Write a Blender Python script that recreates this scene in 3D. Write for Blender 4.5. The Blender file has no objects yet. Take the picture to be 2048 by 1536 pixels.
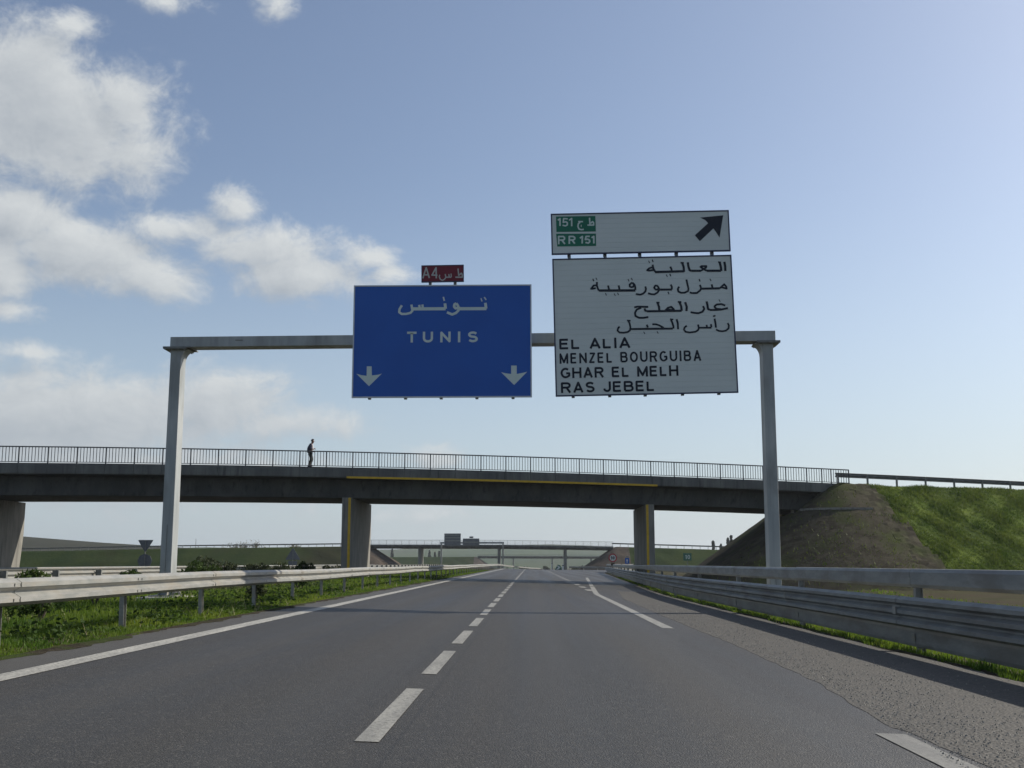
import bpy, bmesh, math, random
import numpy as np
from mathutils import Vector, Matrix
from mathutils.geometry import tessellate_polygon
R = math.radians
random.seed(7)
rng = np.random.default_rng(11)
scene = bpy.context.scene
COL = scene.collection

# ------------------------------------------------------------------ camera
cam_d = bpy.data.cameras.new("camera")
cam_o = bpy.data.objects.new("camera", cam_d)
COL.objects.link(cam_o)
cam_d.sensor_width = 36.0
cam_d.lens = 36.0 * 2250 / 2048
cam_d.clip_start = 0.05
cam_d.clip_end = 12000
cam_o.location = (0, 0, 1.136)
cam_o.rotation_euler = (R(90 + 9.0406), 0, R(0.9556))
scene.camera = cam_o

# ------------------------------------------------------------------ sky, sun, exposure
SUN = Vector((0.703, 0.422, 0.572)).normalized()
SUN_EL = math.asin(SUN.z)
SUN_AZ = math.atan2(SUN.x, SUN.y)

world = bpy.data.worlds.new("World")
scene.world = world
world.use_nodes = True
WT = world.node_tree
for n in list(WT.nodes):
    WT.nodes.remove(n)


class NT:
    """small helper for building node trees"""
    def __init__(self, tree):
        self.t = tree

    def node(self, kind, **kw):
        n = self.t.nodes.new(kind)
        for k, v in kw.items():
            setattr(n, k, v)
        return n

    def link(self, a, b):
        self.t.links.new(a, b)

    def put(self, sock, v):
        if hasattr(v, "is_output"):
            self.t.links.new(v, sock)
        else:
            sock.default_value = v

    def math(self, op, a, b=0.0, c=0.0, clamp=False):
        n = self.node("ShaderNodeMath", operation=op)
        n.use_clamp = clamp
        self.put(n.inputs[0], a)
        self.put(n.inputs[1], b)
        if len(n.inputs) > 2:
            self.put(n.inputs[2], c)
        return n.outputs[0]

    def smooth(self, v, lo, hi, a=0.0, b=1.0):
        n = self.node("ShaderNodeMapRange", interpolation_type='SMOOTHSTEP')
        self.put(n.inputs[0], v)
        n.inputs[1].default_value = lo
        n.inputs[2].default_value = hi
        n.inputs[3].default_value = a
        n.inputs[4].default_value = b
        return n.outputs[0]

    def mix(self, f, a, b, mode='MIX'):
        n = self.node("ShaderNodeMix", data_type='RGBA', blend_type=mode)
        self.put(n.inputs[0], f)
        self.put(n.inputs[6], a)
        self.put(n.inputs[7], b)
        return n.outputs[2]

    def noise(self, vec, scale, detail=4.0, rough=0.5, lac=2.0, dist=0.0):
        n = self.node("ShaderNodeTexNoise")
        if vec is not None:
            self.link(vec, n.inputs['Vector'])
        n.inputs['Scale'].default_value = scale
        n.inputs['Detail'].default_value = detail
        n.inputs['Roughness'].default_value = rough
        n.inputs['Lacunarity'].default_value = lac
        n.inputs['Distortion'].default_value = dist
        return n.outputs[0]

    def mapping(self, vec, loc=(0, 0, 0), scale=(1, 1, 1)):
        n = self.node("ShaderNodeMapping")
        self.link(vec, n.inputs[0])
        n.inputs[1].default_value = loc
        n.inputs[3].default_value = scale
        return n.outputs[0]


# cumulus masses: azimuth, elevation, half width, half height (degrees), density
CLOUDS = [(-25.3, 21.0, 5.6, 3.0, 1.35), (-21.9, 19.5, 3.2, 2.2, 1.0), (-21.0, 21.6, 1.6, 1.9, .9), (-25.4, 22.9, 2.2, 1.4, .95),
          (-23.9, 24.9, 2.0, 0.6, .6), (-19.2, 26.6, 1.5, 0.5, .7), (-13.5, 27.2, 1.0, 0.7, .8),
          (-25.3, 15.9, 2.3, 1.6, 1.1), (-22.8, 14.7, 3.9, 1.5, 1.15), (-19.5, 13.8, 2.7, 1.2, 1.0), (-26.5, 14.0, 2.2, 1.8, 1.2),
          (-18.3, 16.2, 2.7, 0.75, .85), (-15.3, 17.5, 1.1, 0.9, .9), (-13.7, 15.5, 3.4, 1.1, 1.1), (-11.9, 14.4, 3.3, 1.3, 1.15),
          (-8.4, 15.3, 1.7, 0.75, .9), (-7.4, 14.6, 1.2, 0.5, .8),
          (-23.7, 6.9, 8.4, 2.1, 1.3), (-15.9, 7.7, 4.0, 1.6, 1.1), (-12.7, 6.9, 3.3, 1.0, .9), (-4.9, 5.2, 1.4, 0.6, .75),
          (-25.5, 11.7, 1.2, 0.35, .6), (-24.5, 9.8, 1.4, 0.3, .45), (-21.5, 4.4, 11.0, 1.6, .9),
          (-6.1, 2.4, 2.6, 0.4, .5), (-1.0, 3.6, 1.2, 0.3, .35)]


def cloud_group():
    g = bpy.data.node_groups.new("cloud_density", "ShaderNodeTree")
    g.interface.new_socket("AzEl", in_out='INPUT', socket_type='NodeSocketVector')
    g.interface.new_socket("Density", in_out='OUTPUT', socket_type='NodeSocketFloat')
    n = NT(g)
    gi = n.node("NodeGroupInput")
    go = n.node("NodeGroupOutput")
    v = gi.outputs[0]
    acc = None
    for (a, e, sa, se, d) in CLOUDS:
        sa, se = sa * 1.22, se * 1.22
        m = n.mapping(v, (-a / sa, -e / se, 0), (1 / sa, 1 / se, 0))
        ln = n.node("ShaderNodeVectorMath", operation='LENGTH')
        n.link(m, ln.inputs[0])
        s = n.math('MULTIPLY_ADD', ln.outputs['Value'], -d, d)
        acc = s if acc is None else n.math('SMOOTH_MAX', acc, s, 0.25)
    sx = n.node("ShaderNodeSeparateXYZ")
    n.link(v, sx.inputs[0])
    big = n.noise(n.mapping(v, (3.1, 0.7, 2.0), (1, 1.5, 1)), 0.085, 5, 0.55)
    # the cloud bank goes on round the left of the sky, thinning towards the sun
    side = n.smooth(sx.outputs[0], -34.0, -26.0, 1.0, 0.0)
    gen = n.math('MULTIPLY_ADD', big, 6.0, -3.3)
    gen = n.math('MULTIPLY_ADD', side, 4.0, n.math('SUBTRACT', gen, 4.0))
    acc = n.math('MAXIMUM', acc, gen)
    acc = n.math('MAXIMUM', acc, -0.8)
    f1 = n.noise(n.mapping(v, (9.0, 4.0, 1.0), (1, 1.35, 1)), 0.36, 12, 0.66, 2.1, 0.3)
    acc = n.math('ADD', acc, n.math('MULTIPLY_ADD', f1, 2.1, -1.05))
    n.link(acc, go.inputs[0])
    return g


def build_world():
    n = NT(WT)
    out = n.node("ShaderNodeOutputWorld")
    bg = n.node("ShaderNodeBackground")
    sky = n.node("ShaderNodeTexSky", sky_type='NISHITA')
    sky.sun_disc = False
    sky.sun_elevation = SUN_EL
    sky.sun_rotation = SUN_AZ
    sky.altitude = 50
    sky.air_density = 1.0
    sky.dust_density = 1.6
    sky.ozone_density = 1.6
    tc = n.node("ShaderNodeTexCoord")
    sp = n.node("ShaderNodeSeparateXYZ")
    n.link(tc.outputs['Generated'], sp.inputs[0])
    az = n.math('MULTIPLY', n.math('ARCTAN2', sp.outputs[0], sp.outputs[1]), 180 / math.pi)
    el = n.math('MULTIPLY', n.math('ARCSINE', sp.outputs[2]), 180 / math.pi)
    cb = n.node("ShaderNodeCombineXYZ")
    n.link(az, cb.inputs[0])
    n.link(el, cb.inputs[1])
    grp = cloud_group()
    d0 = n.node("ShaderNodeGroup")
    d0.node_tree = grp
    n.link(cb.outputs[0], d0.inputs[0])
    off = n.node("ShaderNodeVectorMath", operation='ADD')
    n.link(cb.outputs[0], off.inputs[0])
    off.inputs[1].default_value = (0.75, 0.9, 0)
    d1 = n.node("ShaderNodeGroup")
    d1.node_tree = grp
    n.link(off.outputs[0], d1.inputs[0])
    dens = d0.outputs[0]
    mask = n.math('MULTIPLY', n.smooth(dens, -0.24, 0.66, 0.0, 0.93), n.smooth(el, 1.5, 9.0, 0.80, 1.0))
    slope = n.math('SUBTRACT', dens, d1.outputs[0])
    lit = n.math('MULTIPLY_ADD', slope, 0.55, 0.52, True)
    thick = n.smooth(dens, 0.35, 1.7, 0.0, 0.38)
    lit = n.math('SUBTRACT', lit, thick, 0, True)
    low = n.smooth(el, 4.0, 13.0, 0.80, 1.0)
    lit = n.math('MULTIPLY', lit, low)
    ccol = n.mix(lit, CLOUD_DARK, CLOUD_LIT)
    hsv = n.node("ShaderNodeHueSaturation")
    hsv.inputs['Saturation'].default_value = SKY_SAT
    n.link(sky.outputs[0], hsv.inputs['Color'])
    # thin milky veil near the horizon
    veil = n.smooth(el, -2.0, 20.0, 0.62, 0.0)
    skyc = n.mix(veil, n.mix(1.0, hsv.outputs[0], (1.28, 1.35, 1.45, 1), 'MULTIPLY'), HORIZON)
    up = n.smooth(el, -1.0, 1.0)
    col = n.mix(n.math('MULTIPLY', mask, up), skyc, ccol)
    n.link(col, bg.inputs[0])
    bg.inputs[1].default_value = 0.07
    n.link(bg.outputs[0], out.inputs[0])
    world.cycles.sampling_method = 'MANUAL'
    world.cycles.sample_map_resolution = 512


CLOUD_DARK = (4.9, 5.4, 6.0, 1)
CLOUD_LIT = (9.0, 9.3, 9.3, 1)
HORIZON = (7.1, 8.5, 9.6, 1)
SKY_SAT = 0.86
build_world()

sun_d = bpy.data.lights.new("sun", 'SUN')
sun_d.energy = 4.9
sun_d.angle = R(0.53)
sun_d.color = (1.0, 0.93, 0.82)
sun_o = bpy.data.objects.new("sun", sun_d)
COL.objects.link(sun_o)
sun_o.rotation_euler = SUN.to_track_quat('Z', 'Y').to_euler()
sun_o.location = (40, 20, 40)

scene.view_settings.view_transform = 'Standard'
scene.view_settings.look = 'None'
scene.view_settings.exposure = 0.18
scene.view_settings.gamma = 1
scene.view_settings.use_curve_mapping = False
scene.render.engine = 'CYCLES'
scene.cycles.max_bounces = 6
scene.cycles.volume_bounces = 0
scene.cycles.use_denoising = True

# ------------------------------------------------------------------ helpers


def tag(o, label=None, cat=None, group=None, kind=None):
    if label: o["label"] = label
    if cat: o["category"] = cat
    if group: o["group"] = group
    if kind: o["kind"] = kind
    return o


def empty(name, loc, rot=(0, 0, 0)):
    o = bpy.data.objects.new(name, None)
    o.empty_display_size = 0.2
    COL.objects.link(o)
    o.location = loc
    o.rotation_euler = rot
    return o


def link_mesh(name, me, parent=None, loc=(0, 0, 0), rot=(0, 0, 0)):
    o = bpy.data.objects.new(name, me)
    COL.objects.link(o)
    o.parent = parent
    o.location = loc
    o.rotation_euler = rot
    return o


class MB:
    def __init__(self):
        self.v = []
        self.f = []

    def quad(self, a, b, c, d):
        i = len(self.v)
        self.v += [a, b, c, d]
        self.f.append((i, i + 1, i + 2, i + 3))

    def box(self, x0, x1, y0, y1, z0, z1):
        i = len(self.v)
        self.v += [(x0, y0, z0), (x1, y0, z0), (x1, y1, z0), (x0, y1, z0), (x0, y0, z1), (x1, y0, z1), (x1, y1, z1), (x0, y1, z1)]
        for f in ((0, 3, 2, 1), (4, 5, 6, 7), (0, 1, 5, 4), (1, 2, 6, 5), (2, 3, 7, 6), (3, 0, 4, 7)):
            self.f.append(tuple(i + k for k in f))
        return self

    def hexa(self, p):
        i = len(self.v)
        self.v += [tuple(q) for q in p]
        for f in ((0, 3, 2, 1), (4, 5, 6, 7), (0, 1, 5, 4), (1, 2, 6, 5), (2, 3, 7, 6), (3, 0, 4, 7)):
            self.f.append(tuple(i + k for k in f))
        return self

    def tube(self, pts, rad, n=6, caps=True):
        base = len(self.v)
        pts = [Vector(p) for p in pts]
        if not hasattr(rad, '__len__'):
            rad = [rad] * len(pts)
        for k, p in enumerate(pts):
            t = (pts[min(k + 1, len(pts) - 1)] - pts[max(k - 1, 0)])
            if t.length < 1e-6: t = Vector((0, 0, 1))
            t.normalize()
            ref = Vector((0, 0, 1)) if abs(t.z) < .9 else Vector((1, 0, 0))
            a = t.cross(ref).normalized()
            b = t.cross(a)
            for j in range(n):
                an = 2 * math.pi * j / n
                self.v.append(tuple(p + (a * math.cos(an) + b * math.sin(an)) * rad[k]))
        for k in range(len(pts) - 1):
            for j in range(n):
                self.f.append((base + k * n + j, base + k * n + (j + 1) % n, base + (k + 1) * n + (j + 1) % n, base + (k + 1) * n + j))
        if caps:
            self.f.append(tuple(base + j for j in range(n))[::-1])
            self.f.append(tuple(base + (len(pts) - 1) * n + j for j in range(n)))
        return self

    def extrude_y(self, prof, y0, y1, closed=True, cap=True):
        """prof: list of (x, z), extruded along y"""
        i = len(self.v)
        n = len(prof)
        self.v += [(x, y0, z) for x, z in prof] + [(x, y1, z) for x, z in prof]
        for k in range(n if closed else n - 1):
            self.f.append((i + k, i + (k + 1) % n, i + n + (k + 1) % n, i + n + k))
        if cap and closed:
            tris = tessellate_polygon([[Vector((x, z, 0)) for x, z in prof]])
            for t in tris:
                self.f.append(tuple(i + k for k in t))
                self.f.append(tuple(i + n + k for k in t)[::-1])
        return self

    def prism_xz(self, prof, y0, y1):
        return self.extrude_y(prof, y0, y1)

    def mesh(self, name, mat=None, smooth=False):
        me = bpy.data.meshes.new(name)
        me.from_pydata(self.v, [], self.f)
        me.validate()
        if mat: me.materials.append(mat)
        bm = bmesh.new()
        bm.from_mesh(me)
        bmesh.ops.recalc_face_normals(bm, faces=bm.faces)
        bm.to_mesh(me)
        bm.free()
        if smooth:
            me.polygons.foreach_set("use_smooth", [True] * len(me.polygons))
        return me

    def build(self, name, mat, parent=None, loc=(0, 0, 0), rot=(0, 0, 0), smooth=False, bevel=0):
        o = link_mesh(name, self.mesh(name, mat, smooth), parent, loc, rot)
        if bevel:
            b = o.modifiers.new("bevel", 'BEVEL')
            b.width = bevel
            b.segments = 2
            b.limit_method = 'ANGLE'
        return o


def np_mesh(name, verts, faces, mat, parent=None, smooth=False):
    verts = np.asarray(verts, dtype=np.float32).reshape(-1, 3)
    faces = np.asarray(faces, dtype=np.int32)
    k = faces.shape[1]
    me = bpy.data.meshes.new(name)
    me.vertices.add(len(verts))
    me.vertices.foreach_set("co", verts.ravel())
    me.loops.add(faces.size)
    me.loops.foreach_set("vertex_index", faces.ravel())
    me.polygons.add(len(faces))
    me.polygons.foreach_set("loop_start", np.arange(0, faces.size, k, dtype=np.int32))
    me.polygons.foreach_set("loop_total", np.full(len(faces), k, dtype=np.int32))
    me.polygons.foreach_set("use_smooth", np.full(len(faces), smooth))
    me.update()
    me.validate()
    me.materials.append(mat)
    return link_mesh(name, me, parent)


def grid_mesh(name, xs, ys, fz, mat, parent=None, keep=None, smooth=True):
    X, Y = np.meshgrid(np.asarray(xs, float), np.asarray(ys, float))
    Z = fz(X, Y)
    nx, ny = len(xs), len(ys)
    V = np.stack([X, Y, Z], -1).reshape(-1, 3)
    i = np.arange(nx - 1)[None, :] + nx * np.arange(ny - 1)[:, None]
    F = np.stack([i, i + 1, i + nx + 1, i + nx], -1).reshape(-1, 4)
    if keep is not None:
        c = V[F].mean(1)
        F = F[keep(c[:, 0], c[:, 1])]
        used, inv = np.unique(F, return_inverse=True)
        V = V[used]
        F = inv.reshape(F.shape)
    return np_mesh(name, V, F, mat, parent, smooth)


# ------------------------------------------------------------------ materials
def material(name, c1, c2=None, scale=3.0, rough=0.8, bump=0.0, bscale=None, metallic=0.0, spec=0.5, c3=None, scale3=0.4,
             stretch=(1, 1, 1), detail=6, lo=0.35, hi=0.65, rough2=None, transl=0.0, streak=0.0):
    m = bpy.data.materials.new(name)
    m.use_nodes = True
    n = NT(m.node_tree)
    b = m.node_tree.nodes['Principled BSDF']
    geo = n.node("ShaderNodeNewGeometry")
    pos = n.mapping(geo.outputs['Position'], (0, 0, 0), stretch)
    c1 = (*c1, 1)
    col = c1
    if c2 is not None:
        f = n.smooth(n.noise(pos, scale, detail, 0.6), lo, hi)
        col = n.mix(f, c1, (*c2, 1))
        if rough2 is not None:
            r = n.node("ShaderNodeMapRange")
            n.link(f, r.inputs[0])
            r.inputs[3].default_value = rough
            r.inputs[4].default_value = rough2
            n.link(r.outputs[0], b.inputs['Roughness'])
    if c3 is not None:
        f = n.smooth(n.noise(pos, scale3, 4, 0.6), 0.45, 0.68)
        col = n.mix(f, col, (*c3, 1))
    n.put(b.inputs['Base Color'], col)
    if rough2 is None:
        b.inputs['Roughness'].default_value = rough
    b.inputs['Metallic'].default_value = metallic
    b.inputs['Specular IOR Level'].default_value = spec
    if bump:
        bn = n.node("ShaderNodeBump")
        bn.inputs['Strength'].default_value = 1.0
        bn.inputs['Distance'].default_value = bump
        n.link(n.noise(pos, bscale or scale * 4, 5, 0.6), bn.inputs['Height'])
        n.link(bn.outputs[0], b.inputs['Normal'])
    if streak:
        st = n.noise(n.mapping(geo.outputs['Position'], (0, 0, 0), (3.2, 3.2, .16)), 1.0, 6, 0.7)
        col = n.mix(n.smooth(st, 0.50, 0.72, 0, streak), col, tuple(c * .38 for c in c1[:3]) + (1,))
        st2 = n.noise(n.mapping(geo.outputs['Position'], (7, 3, 0), (5, 5, .3)), 1.0, 5, 0.7)
        col = n.mix(n.smooth(st2, 0.55, 0.75, 0, streak * .6), col, tuple(min(1, c * 2.0) for c in c1[:3]) + (1,))
        n.put(b.inputs['Base Color'], col)
    if transl:
        tr = n.node("ShaderNodeBsdfTranslucent")
        n.put(tr.inputs[0], col)
        mx = n.node("ShaderNodeMixShader")
        mx.inputs[0].default_value = transl
        n.link(b.outputs[0], mx.inputs[1])
        n.link(tr.outputs[0], mx.inputs[2])
        n.link(mx.outputs[0], m.node_tree.nodes['Material Output'].inputs[0])
    return m


def asphalt_material():
    m = bpy.data.materials.new("asphalt")
    m.use_nodes = True
    n = NT(m.node_tree)
    b = m.node_tree.nodes['Principled BSDF']
    geo = n.node("ShaderNodeNewGeometry")
    pos = geo.outputs['Position']
    fine = n.noise(pos, 70, 3, 0.7)
    mid = n.noise(pos, 6, 6, 0.65)
    lanes = n.noise(n.mapping(pos, (0, 0, 0), (1.1, 0.02, 1)), 1.0, 3, 0.5)
    big = n.noise(n.mapping(pos, (0, 0, 0), (0.5, 0.08, 1)), 1.0, 5, 0.6)
    base = n.mix(n.smooth(lanes, 0.3, 0.7), (0.022, 0.0195, 0.016, 1), (0.034, 0.030, 0.024, 1))
    base = n.mix(n.smooth(big, 0.45, 0.75, 0, .7), base, (0.027, 0.026, 0.023, 1))
    # wheel tracks and the oily strip between them
    sx = n.node("ShaderNodeSeparateXYZ")
    n.link(pos, sx.inputs[0])
    wv = n.math('SINE', n.math('MULTIPLY_ADD', sx.outputs[0], 3.49, n.math('MULTIPLY_ADD', lanes, 1.2, .4)))
    base = n.mix(n.smooth(wv, 0.1, 1.0, 0, .32), base, (0.047, 0.042, 0.034, 1))
    base = n.mix(n.smooth(wv, -0.3, -1.0, 0, .30), base, (0.022, 0.021, 0.020, 1))
    base = n.mix(n.smooth(mid, 0.4, 0.75, 0, .3), base, (0.054, 0.049, 0.040, 1))
    vor = n.node("ShaderNodeTexVoronoi")
    n.link(pos, vor.inputs['Vector'])
    vor.inputs['Scale'].default_value = 85
    chip = n.node("ShaderNodeSeparateColor")
    n.link(vor.outputs['Color'], chip.inputs[0])
    light = n.smooth(chip.outputs[0], 0.84, 0.99, 0, .5)
    dark = n.smooth(chip.outputs[1], 0.6, 0.95, 0, .4)
    base = n.mix(dark, base, (0.022, 0.022, 0.022, 1))
    base = n.mix(light, base, (0.16, 0.15, 0.13, 1))
    # longitudinal paving joint, scuffs and darker sealed patches
    jn = n.math('ABSOLUTE', n.math('MULTIPLY_ADD', mid, .05, n.math('ADD', sx.outputs[0], .82)))
    base = n.mix(n.smooth(jn, 0.006, 0.02, .55, 0), base, (0.018, 0.017, 0.016, 1))
    scuff = n.noise(n.mapping(pos, (3, 0, 0), (7, .12, 1)), 1.0, 4, 0.7)
    base = n.mix(n.smooth(scuff, 0.60, 0.74, 0, .5), base, (0.024, 0.023, 0.021, 1))
    patch = n.node("ShaderNodeTexVoronoi", distance='CHEBYCHEV')
    n.link(n.mapping(pos, (.3, .2, 0), (.42, .07, 1)), patch.inputs['Vector'])
    patch.inputs['Scale'].default_value = 1.0
    pc = n.node("ShaderNodeSeparateColor")
    n.link(patch.outputs['Color'], pc.inputs[0])
    base = n.mix(n.smooth(pc.outputs[2], 0.84, 0.86, 0, .28), base, (0.020, 0.019, 0.018, 1))
    # the verge strip outside the edge line is an older, paler surface
    ed = n.smooth(n.math('MULTIPLY_ADD', mid, .12, sx.outputs[0]), -4.80, -4.72, .55, 0)
    base = n.mix(ed, base, (0.085, 0.080, 0.070, 1))
    # fine cracks and tar lines
    cr = n.node("ShaderNodeTexVoronoi", feature='DISTANCE_TO_EDGE')
    n.link(n.mapping(pos, (0, 0, 0), (.32, .11, 1)), cr.inputs['Vector'])
    cr.inputs['Scale'].default_value = 1.0
    crk = n.smooth(n.math('ADD', cr.outputs[0], n.math('MULTIPLY', mid, 0.012)), 0.006, 0.011, .35, 0)
    base = n.mix(crk, base, (0.03, 0.03, 0.03, 1))
    n.link(base, b.inputs['Base Color'])
    rr = n.node("ShaderNodeMapRange")
    n.link(lanes, rr.inputs[0])
    rr.inputs[1].default_value = 0.3
    rr.inputs[2].default_value = 0.7
    rr.inputs[3].default_value = 0.46
    rr.inputs[4].default_value = 0.60
    n.link(rr.outputs[0], b.inputs['Roughness'])
    b.inputs['Specular IOR Level'].default_value = 0.33
    bn = n.node("ShaderNodeBump")
    bn.inputs['Distance'].default_value = 0.006
    h = n.math('ADD', n.math('MULTIPLY', vor.outputs['Distance'], -0.8), fine)
    n.link(h, bn.inputs['Height'])
    n.link(bn.outputs[0], b.inputs['Normal'])
    return m


def chip_material():
    m = bpy.data.materials.new("coarse_chippings")
    m.use_nodes = True
    n = NT(m.node_tree)
    b = m.node_tree.nodes['Principled BSDF']
    geo = n.node("ShaderNodeNewGeometry")
    pos = geo.outputs['Position']
    vor = n.node("ShaderNodeTexVoronoi")
    n.link(pos, vor.inputs['Vector'])
    vor.inputs['Scale'].default_value = 34
    sc = n.node("ShaderNodeSeparateColor")
    n.link(vor.outputs['Color'], sc.inputs[0])
    col = n.mix(sc.outputs[0], (0.020, 0.018, 0.015, 1), (0.078, 0.070, 0.056, 1))
    col = n.mix(n.smooth(vor.outputs['Distance'], 0.35, 0.8, 0, .9), col, (0.02, 0.02, 0.018, 1))
    big = n.noise(pos, 0.9, 5, 0.6)
    col = n.mix(n.smooth(big, .4, .7, 0, .6), col, (0.046, 0.042, 0.034, 1))
    n.link(col, b.inputs['Base Color'])
    b.inputs['Roughness'].default_value = 0.8
    bn = n.node("ShaderNodeBump")
    bn.inputs['Distance'].default_value = 0.012
    n.link(n.math('MULTIPLY', vor.outputs['Distance'], -1.0), bn.inputs['Height'])
    n.link(bn.outputs[0], b.inputs['Normal'])
    return m


def paint_material(k=1.0):
    m = bpy.data.materials.new("road_paint")
    m.use_nodes = True
    n = NT(m.node_tree)
    b = m.node_tree.nodes['Principled BSDF']
    geo = n.node("ShaderNodeNewGeometry")
    pos = geo.outputs['Position']
    worn = n.smooth(n.noise(pos, 26, 8, 0.72), 0.46, 0.62, 0, .85)
    soft = n.noise(n.mapping(pos, (0, 0, 0), (6, .8, 1)), 1.0, 4, 0.6)
    col = n.mix(n.smooth(soft, .3, .7), (0.25 * k, 0.245 * k, 0.22 * k, 1), (0.36 * k, 0.35 * k, 0.31 * k, 1))
    col = n.mix(worn, col, (0.10, 0.096, 0.085, 1))
    n.link(col, b.inputs['Base Color'])
    b.inputs['Roughness'].default_value = 0.6
    bn = n.node("ShaderNodeBump")
    bn.inputs['Distance'].default_value = 0.003
    n.link(n.noise(pos, 70, 3, 0.7), bn.inputs['Height'])
    n.link(bn.outputs[0], b.inputs['Normal'])
    return m


M = {}
M['asphalt'] = asphalt_material()
M['chips'] = chip_material()
M['paint'] = paint_material(.8)
M['paint_worn'] = paint_material(.55)
M['paint_fresh'] = paint_material(1.15)
M['galv'] = material("galvanised_steel", (0.22, 0.225, 0.21), (0.30, 0.295, 0.27), 5, 0.55, .002, 30, 0.2, c3=(0.27, 0.25, 0.21), scale3=2.3, stretch=(1, .5, 2), streak=.12)
M['rail_grey'] = material("shade_toned_rail_steel", (0.18, 0.19, 0.187), (0.25, 0.255, 0.245), 3, 0.55, .003, 12, 0.1, c3=(0.155, 0.15, 0.14), scale3=1.6, stretch=(1, .5, 2), streak=.12)  # galvanised steel darkened in colour for the right rail's shaded side
M['galv_dark'] = material("weathered_steel", (0.15, 0.155, 0.15), (0.22, 0.22, 0.2), 6, 0.6, .002, 30, 0.3)
M['paint_steel'] = material("grey_painted_steel", (0.30, 0.32, 0.32), (0.39, 0.40, 0.39), 1.6, 0.5, .001, 30, 0.0, c3=(0.24, 0.25, 0.24), scale3=1.1, stretch=(1, 1, .35), streak=.35)
M['concrete'] = material("bridge_concrete", (0.105, 0.108, 0.10), (0.165, 0.165, 0.15), 1.2, 0.9, .01, 12, stretch=(1, 1, .35), c3=(0.10, 0.10, 0.095), scale3=.5, streak=.75)
M['deck_concrete'] = material("shaded_stained_deck_concrete", (0.075, 0.082, 0.085), (0.11, 0.115, 0.115), .8, 0.9, .01, 8, stretch=(1, 1, .35), c3=(0.065, 0.07, 0.07), scale3=.5, streak=.75)  # shade under the deck is darkened into the base colour; streaks are stains
M['concrete_light'] = material("pier_concrete", (0.18, 0.175, 0.155), (0.26, 0.25, 0.22), 1.4, 0.9, .008, 10, stretch=(1, 1, .4), c3=(0.2, 0.19, 0.17), scale3=.6, streak=.75)
M['concrete_pale'] = material("pale_concrete", (0.42, 0.40, 0.36), (0.5, 0.48, 0.43), 3, 0.9, .01, 14)
M['yellow'] = material("yellow_paint", (0.62, 0.38, 0.015), (0.52, 0.32, 0.012), 4, 0.6, .001, 20)
M['railing'] = material("dark_railing_paint", (0.045, 0.05, 0.055), (0.07, 0.075, 0.08), 8, 0.5)
M['blue'] = material("blue_sign_sheeting", (0.004, 0.082, 0.38), (0.005, 0.09, 0.41), .7, 0.38, spec=.35)
M['white_sheet'] = material("white_sign_sheeting", (0.56, 0.60, 0.58), (0.61, 0.65, 0.625), .7, 0.42, spec=.3, stretch=(.5, 1, 1.4))
M['letter_white'] = material("white_lettering", (0.54, 0.62, 0.58), (0.58, 0.66, 0.62), 2, 0.4, spec=.3)
M['letter_grey'] = material("grey_lettering", (0.40, 0.40, 0.38), (0.44, 0.44, 0.42), 2, 0.4, spec=.3)
M['black'] = material("black_lettering", (0.012, 0.018, 0.03), (0.016, 0.022, 0.034), 2, 0.5, spec=.2)
M['navy'] = material("navy_edging", (0.02, 0.028, 0.075), (0.025, 0.034, 0.085), 2, 0.5)
M['green_sheet'] = material("green_sign_sheeting", (0.004, 0.13, 0.075), (0.005, 0.15, 0.085), 2, 0.4, spec=.3)
M['red_sheet'] = material("dark_red_sign_sheeting", (0.14, 0.008, 0.02), (0.17, 0.01, 0.024), 2, 0.4, spec=.3)
M['alu'] = material("sign_edge_aluminium", (0.42, 0.45, 0.47), (0.48, 0.5, 0.52), 3, 0.4, metallic=.3)
M['sign_back'] = material("grey_sign_back", (0.11, 0.12, 0.13), (0.14, 0.15, 0.16), 3, 0.5, metallic=.3)
M['grass'] = material("grass_blades", (0.085, 0.155, 0.012), (0.165, 0.215, 0.024), 1.3, 0.6, spec=.25, c3=(0.045, 0.10, 0.012), scale3=.45, transl=.4)
M['grass_bank'] = material("bank_grass_blades", (0.10, 0.145, 0.022), (0.155, 0.20, 0.034), .8, 0.6, spec=.25, c3=(0.07, 0.12, 0.015), scale3=.5, transl=.3)
M['soil_green'] = material("grassy_soil", (0.034, 0.036, 0.014), (0.050, 0.046, 0.022), .8, 0.95, .06, 3, c3=(0.048, 0.038, 0.024), scale3=.13, spec=0.04)
M['soil_edge'] = material("gritty_soil", (0.028, 0.024, 0.017), (0.052, 0.045, 0.032), 14, 0.95, .02, 60, c3=(0.04, 0.055, 0.016), scale3=1.2, spec=0.04)
M['bank'] = material("grassy_bank", (0.08, 0.12, 0.018), (0.12, 0.16, 0.026), .9, 0.95, .10, 2.2, c3=(0.05, 0.075, 0.014), scale3=.2, spec=0.04)
M['farbank'] = material("far_grassy_bank", (0.024, 0.042, 0.010), (0.040, 0.058, 0.013), .12, 0.95, .1, 1, c3=(0.032, 0.034, 0.014), scale3=.035, spec=0.04)
M['rubble'] = material("stone_revetment", (0.046, 0.040, 0.028), (0.078, 0.069, 0.049), 1.4, 0.95, .035, 3, c3=(0.050, 0.058, 0.022), scale3=.35, spec=0.04)
M['pinkrubble'] = material("pinkish_revetment", (0.07, 0.058, 0.046), (0.10, 0.08, 0.064), 1, 0.95, .05, 3, spec=0.04)
M['hill'] = material("far_hill_fields", (0.036, 0.06, 0.03), (0.055, 0.08, 0.036), .006, 1.0, c3=(0.06, 0.062, 0.045), scale3=.0025, stretch=(1, .25, 1), spec=0.04)
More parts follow.
